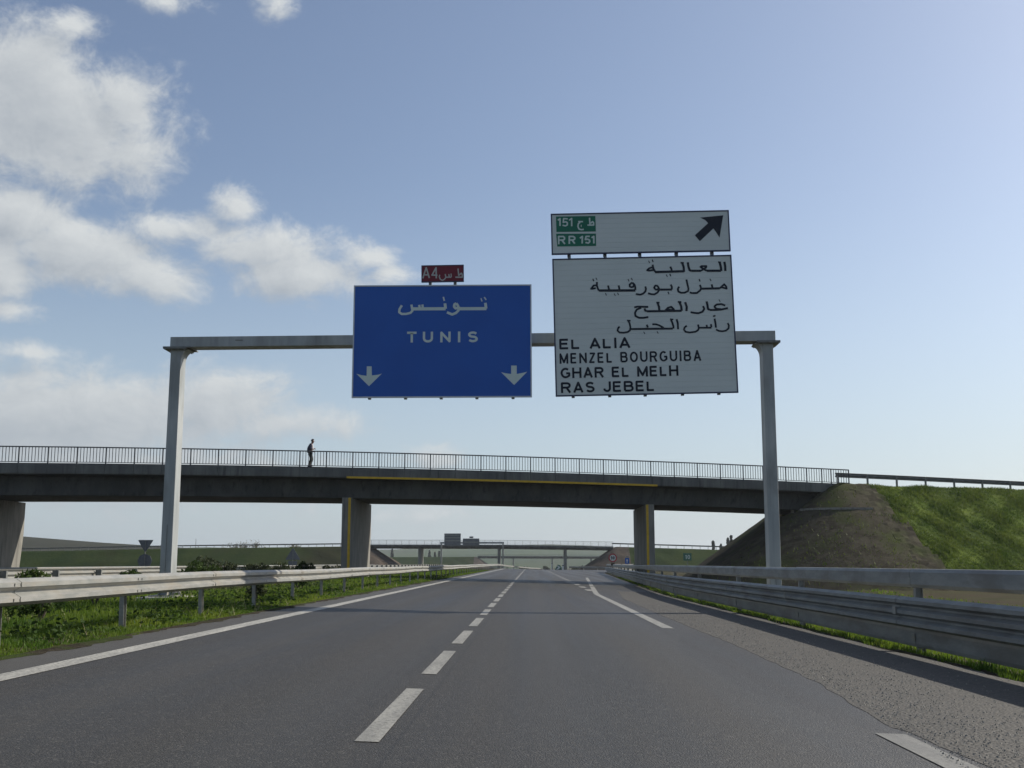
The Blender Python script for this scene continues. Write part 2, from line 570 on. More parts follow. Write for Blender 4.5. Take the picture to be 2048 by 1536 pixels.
M['darkhill'] = material("dark_ploughed_hill", (0.032, 0.034, 0.024), (0.042, 0.043, 0.03), .02, 1.0, c3=(0.03, 0.04, 0.022), scale3=.008, spec=0.04)
M['leaf'] = material("oleander_leaves", (0.028, 0.055, 0.012), (0.055, 0.085, 0.018), 2.5, 0.75, spec=.1, transl=.25)
M['leaf_dark'] = material("dark_shrub_leaves", (0.036, 0.046, 0.020), (0.060, 0.072, 0.032), 2.0, 0.75, spec=.1, transl=.2)
M['leaf_dry'] = material("dry_pale_foliage", (0.20, 0.19, 0.09), (0.14, 0.12, 0.07), 1.0, 0.8, transl=.3)
M['cypress'] = material("cypress_foliage", (0.012, 0.022, 0.010), (0.024, 0.036, 0.014), 1.0, 0.8)
M['bark'] = material("bark", (0.07, 0.055, 0.04), (0.11, 0.09, 0.065), 6, 0.9, .01, 20)
M['skin'] = material("skin", (0.16, 0.075, 0.05), (0.19, 0.09, 0.06), 6, 0.6)
M['jacket'] = material("dark_blue_jacket", (0.016, 0.02, 0.045), (0.022, 0.027, 0.055), 9, 0.85)
M['shirt'] = material("pale_shirt", (0.46, 0.42, 0.42), (0.52, 0.48, 0.47), 9, 0.8)
M['trousers'] = material("dark_olive_trousers", (0.022, 0.024, 0.022), (0.03, 0.03, 0.02), 7, 0.85)
M['shoe'] = material("dark_shoes", (0.012, 0.012, 0.022), (0.018, 0.018, 0.03), 9, 0.6)
M['hair'] = material("dark_brown_hair", (0.015, 0.009, 0.007), (0.022, 0.014, 0.01), 30, 0.7)
M['white_plastic'] = material("white_plastic", (0.6, 0.62, 0.6), (0.66, 0.68, 0.65), 4, 0.5)
M['green_plastic'] = material("green_plastic", (0.03, 0.12, 0.08), (0.035, 0.14, 0.09), 4, 0.45)
M['red_ring'] = material("red_sign_ring", (0.36, 0.012, 0.02), (0.4, 0.014, 0.022), 4, 0.4)


# ------------------------------------------------------------------ lie of the land
def zr(y):
    y = np.asarray(y, float)
    a = np.where(y > 190, -(np.minimum(y, 300) - 190) ** 2 / 14400.0, 0.0)
    b = -np.clip(y - 300, 0, 230) / 66.0
    return a + b


def off(y):
    y = np.asarray(y, float)
    return np.clip(y - 45, 0, 165) * 0.042 + np.clip(y - 160, 0, 45) ** 2 / 160.0


def bend(y):
    return np.clip(np.asarray(y, float) - 240, 0, 260) ** 2 / 1000.0


def cross(x, y):
    """height above the axis for offset x from the road axis"""
    e = 5.55 + off(y)
    z = -0.03 * np.clip(x, -6.4, 7.5)
    z = z + np.where(x < -6.4, -0.012 * np.clip(-6.4 - x, 0, 3) - 0.03 * np.clip(-9.4 - x, 0, 3.5) + 0.03 * np.clip(-13.2 - x, 0, 3.5), 0)
    z = z - 0.01 * np.clip(-29 - x, 0, 60)
    z = z - 0.11 * np.clip(x - e, 0, 4.0) + 0.03 * np.clip(x - e - 5, 0, 9) - 0.004 * np.clip(x - e - 14, 0, 60)
    return z


def G(x, y):
    """open ground"""
    x = np.asarray(x, float)
    y = np.asarray(y, float)
    xa = x - bend(y)
    lump = 0.035 * np.sin(x * 1.7 + y * .31) * np.sin(y * .83 - x * .4) + .09 * np.sin(x * .21 + 1.3) * np.sin(y * .17)
    e = 5.55 + off(y)
    far = np.clip((np.abs(xa + .1) - np.where(xa > 0, e + .3, 6.2)) / 3.0, 0, 1)
    opp = (xa < -16.4) & (xa > -29.5)
    return cross(xa, y) + zr(y) + lump * np.where(opp, 0, far)


def Gf(x, y):
    return float(G(x, y))


def road_z(x, y):
    return float(cross(np.float64(x), np.float64(y)) + zr(y))


ys_near = np.concatenate([np.arange(-24, 12, 3), np.arange(12, 420, 4)])


def build_setting():
    xs = np.concatenate([-np.geomspace(45, 5000, 26)[::-1], np.arange(-43, -17, 2.5), np.arange(-17, -6.6, .8), [-6.4, -5.9, -5.52, -5.4],
                         [0, 3, 5.2, 5.45, 5.7, 6.2, 6.8], np.arange(7.5, 26, 1.1), np.geomspace(28, 5000, 28)])
    ys = np.concatenate([[-400, -150, -60], ys_near, np.geomspace(428, 9000, 30)])

    def fz(X, Y):
        Z = G(X, Y)
        xa = X - bend(Y)
        pav = (xa > -5.5) & (xa < 5.5 + off(Y)) & (Y < 424)
        op = (xa < -17.2) & (xa > -28.8) & (Y < 424)
        return Z - np.where(pav | op, 0.09, 0)
    tag(grid_mesh("ground", xs, ys, fz, M['soil_green']), kind="structure")

    # carriageway: laid in (offset, y)
    def strip(name, cols, ylist, lift, mat):
        V = []
        for y in ylist:
            for c in cols:
                x = c(y) if callable(c) else c
                V.append((x + float(bend(y)), y, road_z(x, y) + lift))
        n = len(cols)
        F = [(i * n + k, i * n + k + 1, (i + 1) * n + k + 1, (i + 1) * n + k) for i in range(len(ylist) - 1) for k in range(n - 1)]
        return np_mesh(name, V, F, mat, smooth=True)
    edge = lambda y: 5.48 + float(off(y))
    road = tag(strip("road", [-5.45, -3, 0, 2.6, edge], ys_near, 0.0, M['asphalt']), kind="structure")
    tag(strip("opposite_road", [-28.4, -23, -17.4], ys_near, 0.0, M['asphalt']), kind="structure")

    # coarse shoulder dressing, a few mm proud with a ragged inner edge
    ylist = np.concatenate([np.arange(-4, 30, .22), np.arange(30, 52, 1.0)])

    def inner(y):
        base = np.interp(y, [0, 5, 7.7, 11.8, 16.3, 27, 40, 52], [2.15, 2.25, 2.6, 2.93, 3.06, 3.08, 3.2, 3.9])
        base = max(base, 2.73) if y < 8.6 else base
        return float(base + .014 * math.sin(y * 1.1) + .012 * math.sin(y * 5.3 + 1) + random.uniform(-.008, .008))
    V = []
    F = []
    for k, y in enumerate(ylist):
        a = inner(y)
        b = edge(y) - .12 + .05 * math.sin(y * 1.7)
        V += [(a, y, road_z(a, y) - .004), (a + .015, y, road_z(a, y) + .004), ((a + b) / 2, y, road_z((a + b) / 2, y) + .010), (b, y, road_z(b, y) + .010), (b + .05, y, road_z(b, y) - .02)]
        if k:
            for j in range(4):
                F.append((5 * (k - 1) + j, 5 * (k - 1) + j + 1, 5 * k + j + 1, 5 * k + j))
    tag(np_mesh("road_shoulder", V, F, M['chips'], smooth=False), kind="structure")

    # soil and grit washed on to the edges of the asphalt
    for side, xe in ((-1, lambda y: -5.45), (1, lambda y: edge(y))):
        V, F = [], []
        yl = np.concatenate([np.arange(5, 60, .18), np.arange(60, 150, 1.0)])
        for k, y in enumerate(yl):
            w = .10 + .06 * math.sin(y * 1.1 + side) + .04 * math.sin(y * 4.3) + random.uniform(-.03, .05)
            e_ = xe(y)
            xi = e_ - side * max(.02, w)
            V += [(e_ + side * .16, y, road_z(e_, y) - .01), (e_, y, road_z(e_, y) + .022), (xi, y, road_z(xi, y) + .0025)]
            if k:
                for j in range(2):
                    F.append((3 * (k - 1) + j, 3 * (k - 1) + j + 1, 3 * k + j + 1, 3 * k + j))
        tag(np_mesh("verge_soil", V, F, M['soil_edge'], smooth=True), kind="structure")

    # markings
    def line(name, x0f, w, ya, yb, lift, parent, step=2.0, mat='paint'):
        n = max(2, int((yb - ya) / step) + 1)
        V = []
        for y in np.linspace(ya, yb, n):
            c = x0f(y)
            for s in (-.5, .5):
                x = c + s * w
                V.append((x + float(bend(y)), y, road_z(x, y) + lift))
        F = [(2 * i, 2 * i + 1, 2 * i + 3, 2 * i + 2) for i in range(n - 1)]
        return np_mesh(name, V, F, M[mat], parent)
    line("edge_line", lambda y: -4.66, .26, -10, 400, .005, road, 4, 'paint_fresh')
    y = 7.27 - 4.33 * 2
    dash = None
    while y < 240:
        if y < 186:
            if dash is None:
                dash = line("lane_dash", lambda q: -1.03, .155, 0, 3.0, .005, road, 1.5)
                dash.location.y = y
            else:
                d = dash.copy()
                COL.objects.link(d)
                d.parent = road
                d.location.y = y
        else:
            line("lane_dash", lambda q: -1.03, .155, y, y + 3, .005, road, 1.5)
        y += 4.33
    line("edge_line", lambda y: 2.57, .22, -30, 8.4, .006, road, 1, 'paint_worn')
    line("edge_line", lambda y: 2.57 + max(0, y - 45) * .042, .22, 21.6, 60.5, .005, road, 2)
    line("edge_line", lambda y: 2.57 + max(0, y - 45) * .042 + max(0, y - 160) ** 2 / 160, .22, 62, 200, .005, road, 3)
    yy = 50.0
    while yy < 190:
        line("gore_dash", lambda q: 2.60, .3, yy, yy + 3, .009, road, 1.5)
        yy += 6.5
    line("edge_line", lambda y: -17.9, .2, -10, 400, .005, road, 6)
    line("edge_line", lambda y: -27.3, .2, -10, 400, .005, road, 6)
    return road


road = build_setting()


# ------------------------------------------------------------------ guardrails
def w_profile(h=.31, d=.083, t=.006, waves=2):
    one = None
    """closed (depth, z) outline of a corrugated beam, front towards +x, z from 0"""
    front = [(0.0, 0.0), (.022, .006), (d, .045), (d, .098), (.006, .142), (.006, .168), (d, .212), (d, .265), (.022, .304), (0.0, .31)]
    if waves == 1:
        front = [(0.0, 0.0), (.02, .004), (d, .04), (d, .18), (.02, .216), (0, .22)]
    if waves == 3:
        front = [(0, 0), (.02, .006), (d, .04), (d, .088), (.008, .128), (.008, .152), (d, .192), (d, .24), (.008, .28), (.008, .304), (d, .344), (d, .392), (.02, .428), (0, .434)]
    k = h / front[-1][1]
    front = [(a, b * k) for a, b in front]
    back = [(a - t, b + (t if i == 0 else -t if i == len(front) - 1 else 0)) for i, (a, b) in enumerate(front)]
    return front + back[::-1]


def w_mesh(length, mat, **kw):
    mb = MB()
    mb.extrude_y(w_profile(**kw), 0, length)
    # bolt heads where the beams lap
    if kw.get('waves', 2) == 2:
        for yy in (length - .06, length - .22):
            for zz in (.07, .24):
                mb.box(.084, .094, yy - .014, yy + .014, zz - .014, zz + .014)
    return mb.mesh("rail_beam", mat)


def place_sections(parent, me, fx, fz, y0, y1, step, side):
    """beam sections along y; side +1 faces +x, -1 faces -x. the lap alternates by 7 mm"""
    y = y0
    k = 0
    while y < y1 - .01:
        xa, xb = fx(y), fx(y + step)
        za, zb = fz(y), fz(y + step)
        yaw = -math.atan2(xb - xa, step)
        pit = math.atan2(zb - za, step)
        dx = .007 * (k % 2) * side + random.uniform(-.004, .004)
        jz = random.uniform(-.006, .006)
        if side > 0:
            o = link_mesh("rail_beam", me, parent, (xa + dx, y, za + jz), (pit, 0, yaw))
        else:
            o = link_mesh("rail_beam", me, parent, (xb + dx, y + step, zb + jz), (-pit, 0, yaw + math.pi))
        y += step
        k += 1


def set_origin(o, p):
    """give a world-coordinate mesh whose parent empty stands at p"""
    o.location = (-p[0], -p[1], -p[2])


def guardrail_left():
    t = tag(empty("guardrail", (-5.9, 13, .17)), "pale two-wave steel guardrail along the left road edge, passing the gantry foot", "guardrail")
    P = Vector((-5.9, 13, .17))
    fx = lambda y: -5.88 - P.x + float(bend(y))
    top = lambda y: float(cross(np.float64(-5.9), np.float64(y)) + zr(y)) + .80 - .0 - .31 - P.z + .012 * math.sin(y * .35)
    me = w_mesh(4.06, M['galv'])
    holder = t
    y0 = 12.9 - 4 * 5
    yy = y0
    n = 0
    while yy < 330:
        xa, xb = fx(yy), fx(yy + 4)
        za, zb = top(yy), top(yy + 4)
        o = link_mesh("rail_beam", me, t, (xa + .007 * (n % 2), yy - P.y, za), (math.atan2(zb - za, 4), 0, -math.atan2(xb - xa, 4)))
        n += 1
        yy += 4
    post = MB()
    post.box(-.035, .035, -.05, -.044, -.25, .74)
    post.box(-.035, .035, .044, .05, -.25, .74)
    post.box(-.035, -.029, -.044, .044, -.25, .74)
    pm = post.mesh("post", M['galv'])
    sp = MB().box(.0, .13, -.05, .05, .50, .72).mesh("spacer", M['galv_dark'])
    yy = y0 + 4
    while yy < 260:
        x = fx(yy) - .17
        z = float(cross(np.float64(-6.05), np.float64(yy)) + zr(yy)) - P.z
        p = link_mesh("post", pm, t, (x, yy - P.y, z), (random.uniform(-.02, .02), random.uniform(-.02, .02), random.uniform(-.06, .06)))
        if yy < 90: link_mesh("spacer", sp, p)
        yy += 4


def guardrail_right():
    P = Vector((5.75, 13, -.2))
    t = tag(empty("guardrail", P), "tall double-rail grey guardrail along the right shoulder", "guardrail")
    rx = lambda y: float(off(y))
    gz = lambda y: -.165 - .03 * min(rx(y), 2.0) + float(zr(y))
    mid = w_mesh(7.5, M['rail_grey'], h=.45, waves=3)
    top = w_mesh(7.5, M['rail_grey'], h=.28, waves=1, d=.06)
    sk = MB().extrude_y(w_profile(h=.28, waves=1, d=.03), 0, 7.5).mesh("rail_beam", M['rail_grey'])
    step = 7.45
    y0 = 17.4 - step * 3
    # local frames
    fxm = lambda y: 5.56 + rx(y + P.y) - P.x
    fxt = lambda y: 5.74 + rx(y + P.y) - P.x
    place_sections(t, mid, lambda y: 5.57 + rx(y + P.y) - P.x, lambda y: gz(y + P.y) + .36 - P.z, y0 - P.y, 182 - P.y, step, -1)
    place_sections(t, top, lambda y: 5.78 + rx(y + P.y) - P.x, lambda y: gz(y + P.y) + .93 - P.z, y0 - P.y, 182 - P.y, step, -1)
    place_sections(t, sk, lambda y: 5.79 + rx(y + P.y) - P.x, lambda y: gz(y + P.y) + .06 - P.z, y0 - P.y, 182 - P.y, step, -1)
    post = MB()
    post.box(0, .006, -.055, .055, -.5, 1.19)
    post.box(.10, .106, -.055, .055, -.5, 1.19)
    post.box(.006, .10, -.003, .003, -.5, 1.19)
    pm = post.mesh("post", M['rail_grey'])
    sp = MB().box(-.235, 0, -.06, .06, .44, .74)
    sp.box(-.325, -.235, -.03, .03, .54, .60)
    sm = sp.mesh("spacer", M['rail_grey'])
    bo = MB()
    for z in (1.03, .60, .20):
        x = {1.03: -.075, .60: -.315, .20: -.05}[z]
        bo.box(x - .012, x, -.07, .07, z - .055, z + .055)
    bm_ = bo.mesh("bolt_plate", M['galv'])
    yy = y0
    while yy < 182:
        p = link_mesh("post", pm, t, (5.80 + rx(yy) - P.x, yy - P.y, gz(yy) - P.z), (0, 0, 0))
        if yy < 110:
            link_mesh("spacer", sm, p)
            link_mesh("bolt_plate", bm_, p)
        yy += step
    return t


guardrail_left()
guardrail_right()


def simple_rail(name, label, pts, group=None, h=.31, spacing=4.0, face=1, ztop=.78, postmat='galv', mat='galv', step=4.0, back=True, maxposts=200, ground=None):
    """rail along a polyline of world points on the ground; face=+1: front is to the right of the direction of travel"""
    pts = [Vector(p) for p in pts]
    P = pts[0]
    t = tag(empty(name, P), label, "guardrail", group)
    seg = [(pts[i + 1] - pts[i]).length for i in range(len(pts) - 1)]
    L = sum(seg)

    def at(s):
        for i, l in enumerate(seg):
            if s <= l or i == len(seg) - 1:
                return pts[i].lerp(pts[i + 1], s / l)
            s -= l
    me = w_mesh(step + .06, M[mat], h=h)
    s = 0
    k = 0
    while s < L - .5:
        a = at(s) - P
        b = at(min(s + step, L + step)) - P
        d = b - a
        yaw = math.atan2(-d.x, d.y)
        pit = math.atan2(d.z, math.hypot(d.x, d.y))
        if face > 0:
            link_mesh("rail_beam", me, t, (a.x + .006 * (k % 2), a.y, a.z + ztop - h), (pit, 0, yaw))
        else:
            link_mesh("rail_beam", me, t, (b.x + .006 * (k % 2), b.y, b.z + ztop - h), (-pit, 0, yaw + math.pi))
        s += step
        k += 1
    pm = MB().box(-.05, .05, -.05, .05, -.4, ztop - .04).mesh("post", M[postmat])
    sm = MB().box(.05, .17, -.05, .05, ztop - .27, ztop - .05).mesh("spacer", M['galv_dark'])
    s = 0.0
    k = 0
    while s < L and k < maxposts:
        a = at(s) - P
        b = at(min(s + .5, L)) - P if s + .5 < L else a + (at(L) - at(L - .5))
        d = b - a
        yaw = math.atan2(-d.x, d.y) + (0 if face > 0 else math.pi)
        n = Vector((math.cos(yaw), math.sin(yaw), 0))
        o = link_mesh("post", pm, t, a - n * .19, (0, 0, yaw))
        if back:
            link_mesh("spacer", sm, o)
        s += spacing
        k += 1
    return t
STROKES = {"low_1":[[0.047,[0.325,1.564,0.256,1.595,0.185,1.567,0.134,1.518,0.194,1.507,0.304,1.524]],[0.047,[0.287,1.675,0.305,1.564,0.353,1.473]],[0.057,[0.343,1.464,1.133,1.469]],[0.047,[0.766,1.606,0.795,1.535,0.803,1.475]],[0.054,[1.133,1.449,1.126,1.599,1.088,1.719]],[0.042,[1.048,1.71,1.138,1.698]],[0.054,[1.248,1.716,1.256,1.606,1.284,1.496,1.334,1.475]],[0.054,[1.334,1.475,1.594,1.47]],[0.047,[1.594,1.47,1.664,1.518,1.586,1.58,1.616,1.599,1.746,1.597,1.735,1.557,1.664,1.518,1.753,1.467]],[0.057,[1.753,1.467,2.133,1.459]],[0.057,[2.143,1.449,2.136,1.569,2.108,1.71]],[0.042,[2.068,1.701,2.148,1.689]],[0.057,[2.238,1.707,2.256,1.577,2.253,1.447]],[0.064,[0.189,1.747,0.209,1.756]],[0.064,[0.279,1.775,0.309,1.784]],[0.064,[0.651,1.348,0.671,1.357]],[0.064,[0.741,1.366,0.772,1.375]]],"low_2":[[0.045,[-1.263,1.134,-1.334,1.126,-1.375,1.067,-1.405,1.037,-1.355,1.036,-1.275,1.055]],[0.045,[-1.242,1.224,-1.244,1.114,-1.206,1.003,-1.176,0.983]],[0.059,[-1.186,0.983,-0.207,0.964]],[0.045,[-0.944,1.118,-0.916,0.998]],[0.045,[-0.654,1.113,-0.636,0.992]],[0.045,[-0.282,1.186,-0.243,1.135,-0.244,1.075,-0.305,1.056,-0.354,1.077,-0.353,1.137,-0.282,1.186]],[0.045,[-0.282,1.186,-0.223,1.124,-0.205,1.054,-0.206,0.974]],[0.063,[-1.351,1.276,-1.321,1.286]],[0.063,[-1.26,1.304,-1.24,1.314]],[0.063,[-0.391,1.248,-0.371,1.257]],[0.063,[-0.301,1.276,-0.28,1.286]],[0.066,[-1.018,0.87,-0.998,0.879]],[0.063,[-0.779,0.855,-0.759,0.865]],[0.063,[-0.688,0.873,-0.668,0.883]],[0.045,[0.066,1.069,0.084,0.999,0.063,0.929,0.002,0.87,-0.079,0.842,-0.198,0.864]],[0.045,[0.376,1.093,0.425,1.032,0.404,0.972,0.344,0.974,0.305,1.024,0.326,1.074,0.376,1.093]],[0.045,[0.435,1.022,0.433,0.952,0.392,0.893,0.311,0.844,0.231,0.846,0.132,0.878]],[0.052,[0.434,0.972,0.784,0.965]],[0.046,[0.756,1.106,0.785,1.045,0.784,0.965]],[0.062,[0.672,0.867,0.702,0.877]],[0.046,[1.189,1.237,1.207,1.117,1.234,0.986,1.223,0.917,1.122,0.869,1.022,0.871,0.953,0.912,0.944,0.982,0.985,1.041]],[0.046,[1.546,1.081,1.565,1.02,1.574,0.97,1.543,0.921,1.452,0.852,1.322,0.855,1.262,0.876]],[0.052,[1.574,0.97,2.084,0.97]],[0.046,[1.866,1.084,1.884,0.974]],[0.046,[2.084,0.97,2.135,1.019,2.206,1.078,2.255,1.017,2.264,0.957,2.194,0.978,2.125,0.999]],[0.062,[1.528,1.201,1.559,1.21]],[0.062,[1.828,1.205,1.849,1.215]]],"low_3":[[0.048,[-0.256,0.495,-0.155,0.513,0.125,0.498]],[0.048,[-0.066,0.481,-0.187,0.434,-0.238,0.345,-0.23,0.254,-0.131,0.203,-0.011,0.2,0.119,0.218]],[0.048,[0.024,0.46,0.033,0.409,0.082,0.378]],[0.053,[0.082,0.378,1.022,0.37]],[0.053,[0.377,0.623,0.415,0.492,0.423,0.392]],[0.042,[0.347,0.613,0.437,0.612]],[0.048,[0.583,0.389,0.654,0.458,0.744,0.486,0.803,0.425,0.823,0.384,0.693,0.407,0.613,0.398]],[0.053,[0.967,0.622,1.015,0.491,1.022,0.37]],[0.042,[0.927,0.622,1.027,0.61]],[0.053,[1.127,0.608,1.164,0.478,1.152,0.358]],[0.048,[1.605,0.489,1.633,0.409,1.582,0.33,1.471,0.292,1.371,0.304,1.261,0.326]],[0.053,[1.707,0.617,1.725,0.507,1.733,0.407,1.783,0.376]],[0.05,[1.783,0.376,1.943,0.373,2.083,0.38,2.273,0.416]],[0.048,[2.205,0.488,2.106,0.53,1.975,0.522,1.914,0.473,1.924,0.433,1.973,0.402,2.083,0.39]],[0.067,[2.047,0.621,2.067,0.63]]],"low_4":[[0.044,[-0.432,0.138,-0.394,0.048,-0.376,-0.053,-0.388,-0.133,-0.449,-0.181,-0.569,-0.199,-0.679,-0.187,-0.728,-0.136,-0.706,-0.066,-0.666,-0.027]],[0.036,[-0.462,0.139,-0.363,0.127]],[0.047,[-0.377,-0.103,0.763,-0.115]],[0.044,[0.065,0.009,0.094,-0.072]],[0.044,[0.215,0.016,0.315,0.014,0.405,-0.018,0.504,-0.08,0.443,-0.109]],[0.062,[-0.019,-0.22,0.001,-0.21]],[0.062,[0.341,-0.217,0.361,-0.207]],[0.047,[0.718,0.146,0.756,0.045,0.784,-0.065,0.773,-0.115]],[0.037,[0.698,0.147,0.788,0.135]],[0.047,[0.878,0.143,0.905,0.013,0.903,-0.137]],[0.044,[1.144,-0.042,1.083,-0.091,1.062,-0.15,1.101,-0.211,1.211,-0.233,1.371,-0.216,1.442,-0.168,1.463,-0.108,1.445,-0.018]],[0.042,[1.463,-0.108,1.803,-0.115]],[0.044,[1.675,-0.032,1.683,-0.102]],[0.044,[1.795,-0.014,1.803,-0.105]],[0.047,[1.898,0.134,1.916,0.013,1.923,-0.117]],[0.019,[1.93,0.223,1.869,0.214,1.869,0.194,1.919,0.203,1.869,0.184]],[0.044,[2.246,0.007,2.274,-0.064,2.263,-0.143,2.192,-0.202,2.091,-0.22,2.001,-0.208,1.922,-0.167]]],"blue_ar":[[0.055,[-1.103,0.987,-1.163,0.887,-1.174,0.797,-1.104,0.747,-0.984,0.747,-0.864,0.777,-0.814,0.836,-0.823,0.896,-0.843,1.006]],[0.076,[-0.813,0.886,0.087,0.885]],[0.055,[-0.633,0.996,-0.613,0.896]],[0.055,[-0.543,1.006,-0.533,0.896]],[0.065,[0.067,1.035,0.087,0.885]],[0.099,[0.017,1.155,0.057,1.165]],[0.06,[0.377,1.034,0.427,0.964,0.417,0.904,0.357,0.894,0.317,0.944,0.327,1.004,0.377,1.034]],[0.06,[0.447,0.944,0.436,0.834,0.366,0.764,0.266,0.725,0.126,0.785]],[0.076,[0.457,0.884,1.197,0.883]],[0.065,[1.167,1.043,1.187,0.883]],[0.083,[1.047,1.123,1.077,1.133]],[0.083,[1.147,1.153,1.177,1.173]]],"plate_1":[[0.04,[-2.192,0.226,-2.188,0.436,-2.249,0.387]],[0.04,[-1.978,0.423,-2.088,0.434,-2.1,0.324,-2.03,0.343,-1.99,0.313,-1.991,0.253,-2.042,0.224,-2.121,0.245]],[0.04,[-1.872,0.211,-1.868,0.431,-1.939,0.382]],[0.04,[-1.69,0.338,-1.56,0.336]],[0.04,[-1.64,0.317,-1.691,0.278,-1.702,0.198,-1.673,0.127,-1.613,0.106,-1.543,0.115]],[0.057,[-1.622,0.217,-1.602,0.216]],[0.04,[-1.378,0.443,-1.371,0.243]],[0.04,[-1.441,0.234,-1.271,0.231,-1.27,0.301,-1.3,0.331,-1.351,0.282]]],"plate_2":[[0.044,[-2.24,-0.293,-2.237,-0.073,-2.107,-0.075,-2.077,-0.106,-2.078,-0.146,-2.108,-0.175,-2.228,-0.173]],[0.044,[-2.148,-0.185,-2.07,-0.286]],[0.044,[-1.95,-0.288,-1.947,-0.078,-1.837,-0.08,-1.797,-0.111,-1.798,-0.151,-1.838,-0.18,-1.938,-0.178]],[0.044,[-1.868,-0.189,-1.8,-0.281]],[0.044,[-1.6,-0.284,-1.587,-0.084,-1.657,-0.133]],[0.044,[-1.387,-0.087,-1.487,-0.086,-1.508,-0.175,-1.448,-0.166,-1.398,-0.187,-1.389,-0.237,-1.43,-0.277,-1.509,-0.255]],[0.044,[-1.28,-0.289,-1.277,-0.089,-1.337,-0.128]]],"red":[[0.034,[-0.542,-0.127,-0.448,0.171,-0.362,-0.12]],[0.034,[-0.51,-0.028,-0.39,-0.03]],[0.034,[-0.172,-0.133,-0.178,0.167,-0.291,-0.041,-0.141,-0.043]],[0.027,[-0.08,-0.034,-0.091,-0.094,-0.062,-0.164,-0.003,-0.195,0.058,-0.156,0.089,-0.106,0.07,-0.016]],[0.03,[0.089,-0.106,0.239,-0.108]],[0.027,[0.17,-0.017,0.179,-0.098]],[0.027,[0.23,-0.008,0.239,-0.098]],[0.03,[0.422,0.129,0.439,-0.071]],[0.033,[0.348,-0.11,0.538,-0.113,0.539,-0.043,0.51,-0.002,0.429,-0.071]]]}
SHAPES = {"g1":[-2.297,0.498,-1.217,0.49,-1.214,0.05,-2.294,0.058],"g2":[-2.305,0.008,-1.215,-0.01,-1.221,-0.36,-2.281,-0.353],"arrow":[2.282,0.433,2.152,-0.195,2.055,-0.024,1.996,0.067,1.611,-0.286,1.483,-0.114,1.859,0.22,1.78,0.311,1.642,0.383],"a1":[-1.957,-1.232,-1.617,-0.892,-1.717,-0.922,-1.887,-0.942,-1.896,-0.692,-2.026,-0.691,-2.027,-0.951,-2.167,-0.931,-2.307,-0.891],"a2":[1.943,-1.218,2.294,-0.859,2.173,-0.889,2.013,-0.919,2.014,-0.689,1.864,-0.688,1.863,-0.918,1.713,-0.898,1.593,-0.868],"lug":[-1.948,-1.542,-0.978,-1.553,-0.018,-1.555,0.942,-1.557,1.912,-1.558],"stub":[-1.968,1.938,-0.988,1.949,-0.038,1.941,0.962,1.942,1.933,1.943],"rstub":[-0.344,-0.27,0.336,-0.28]}
# ------------------------------------------------------------------ gantry and its signs
GY = 30.0


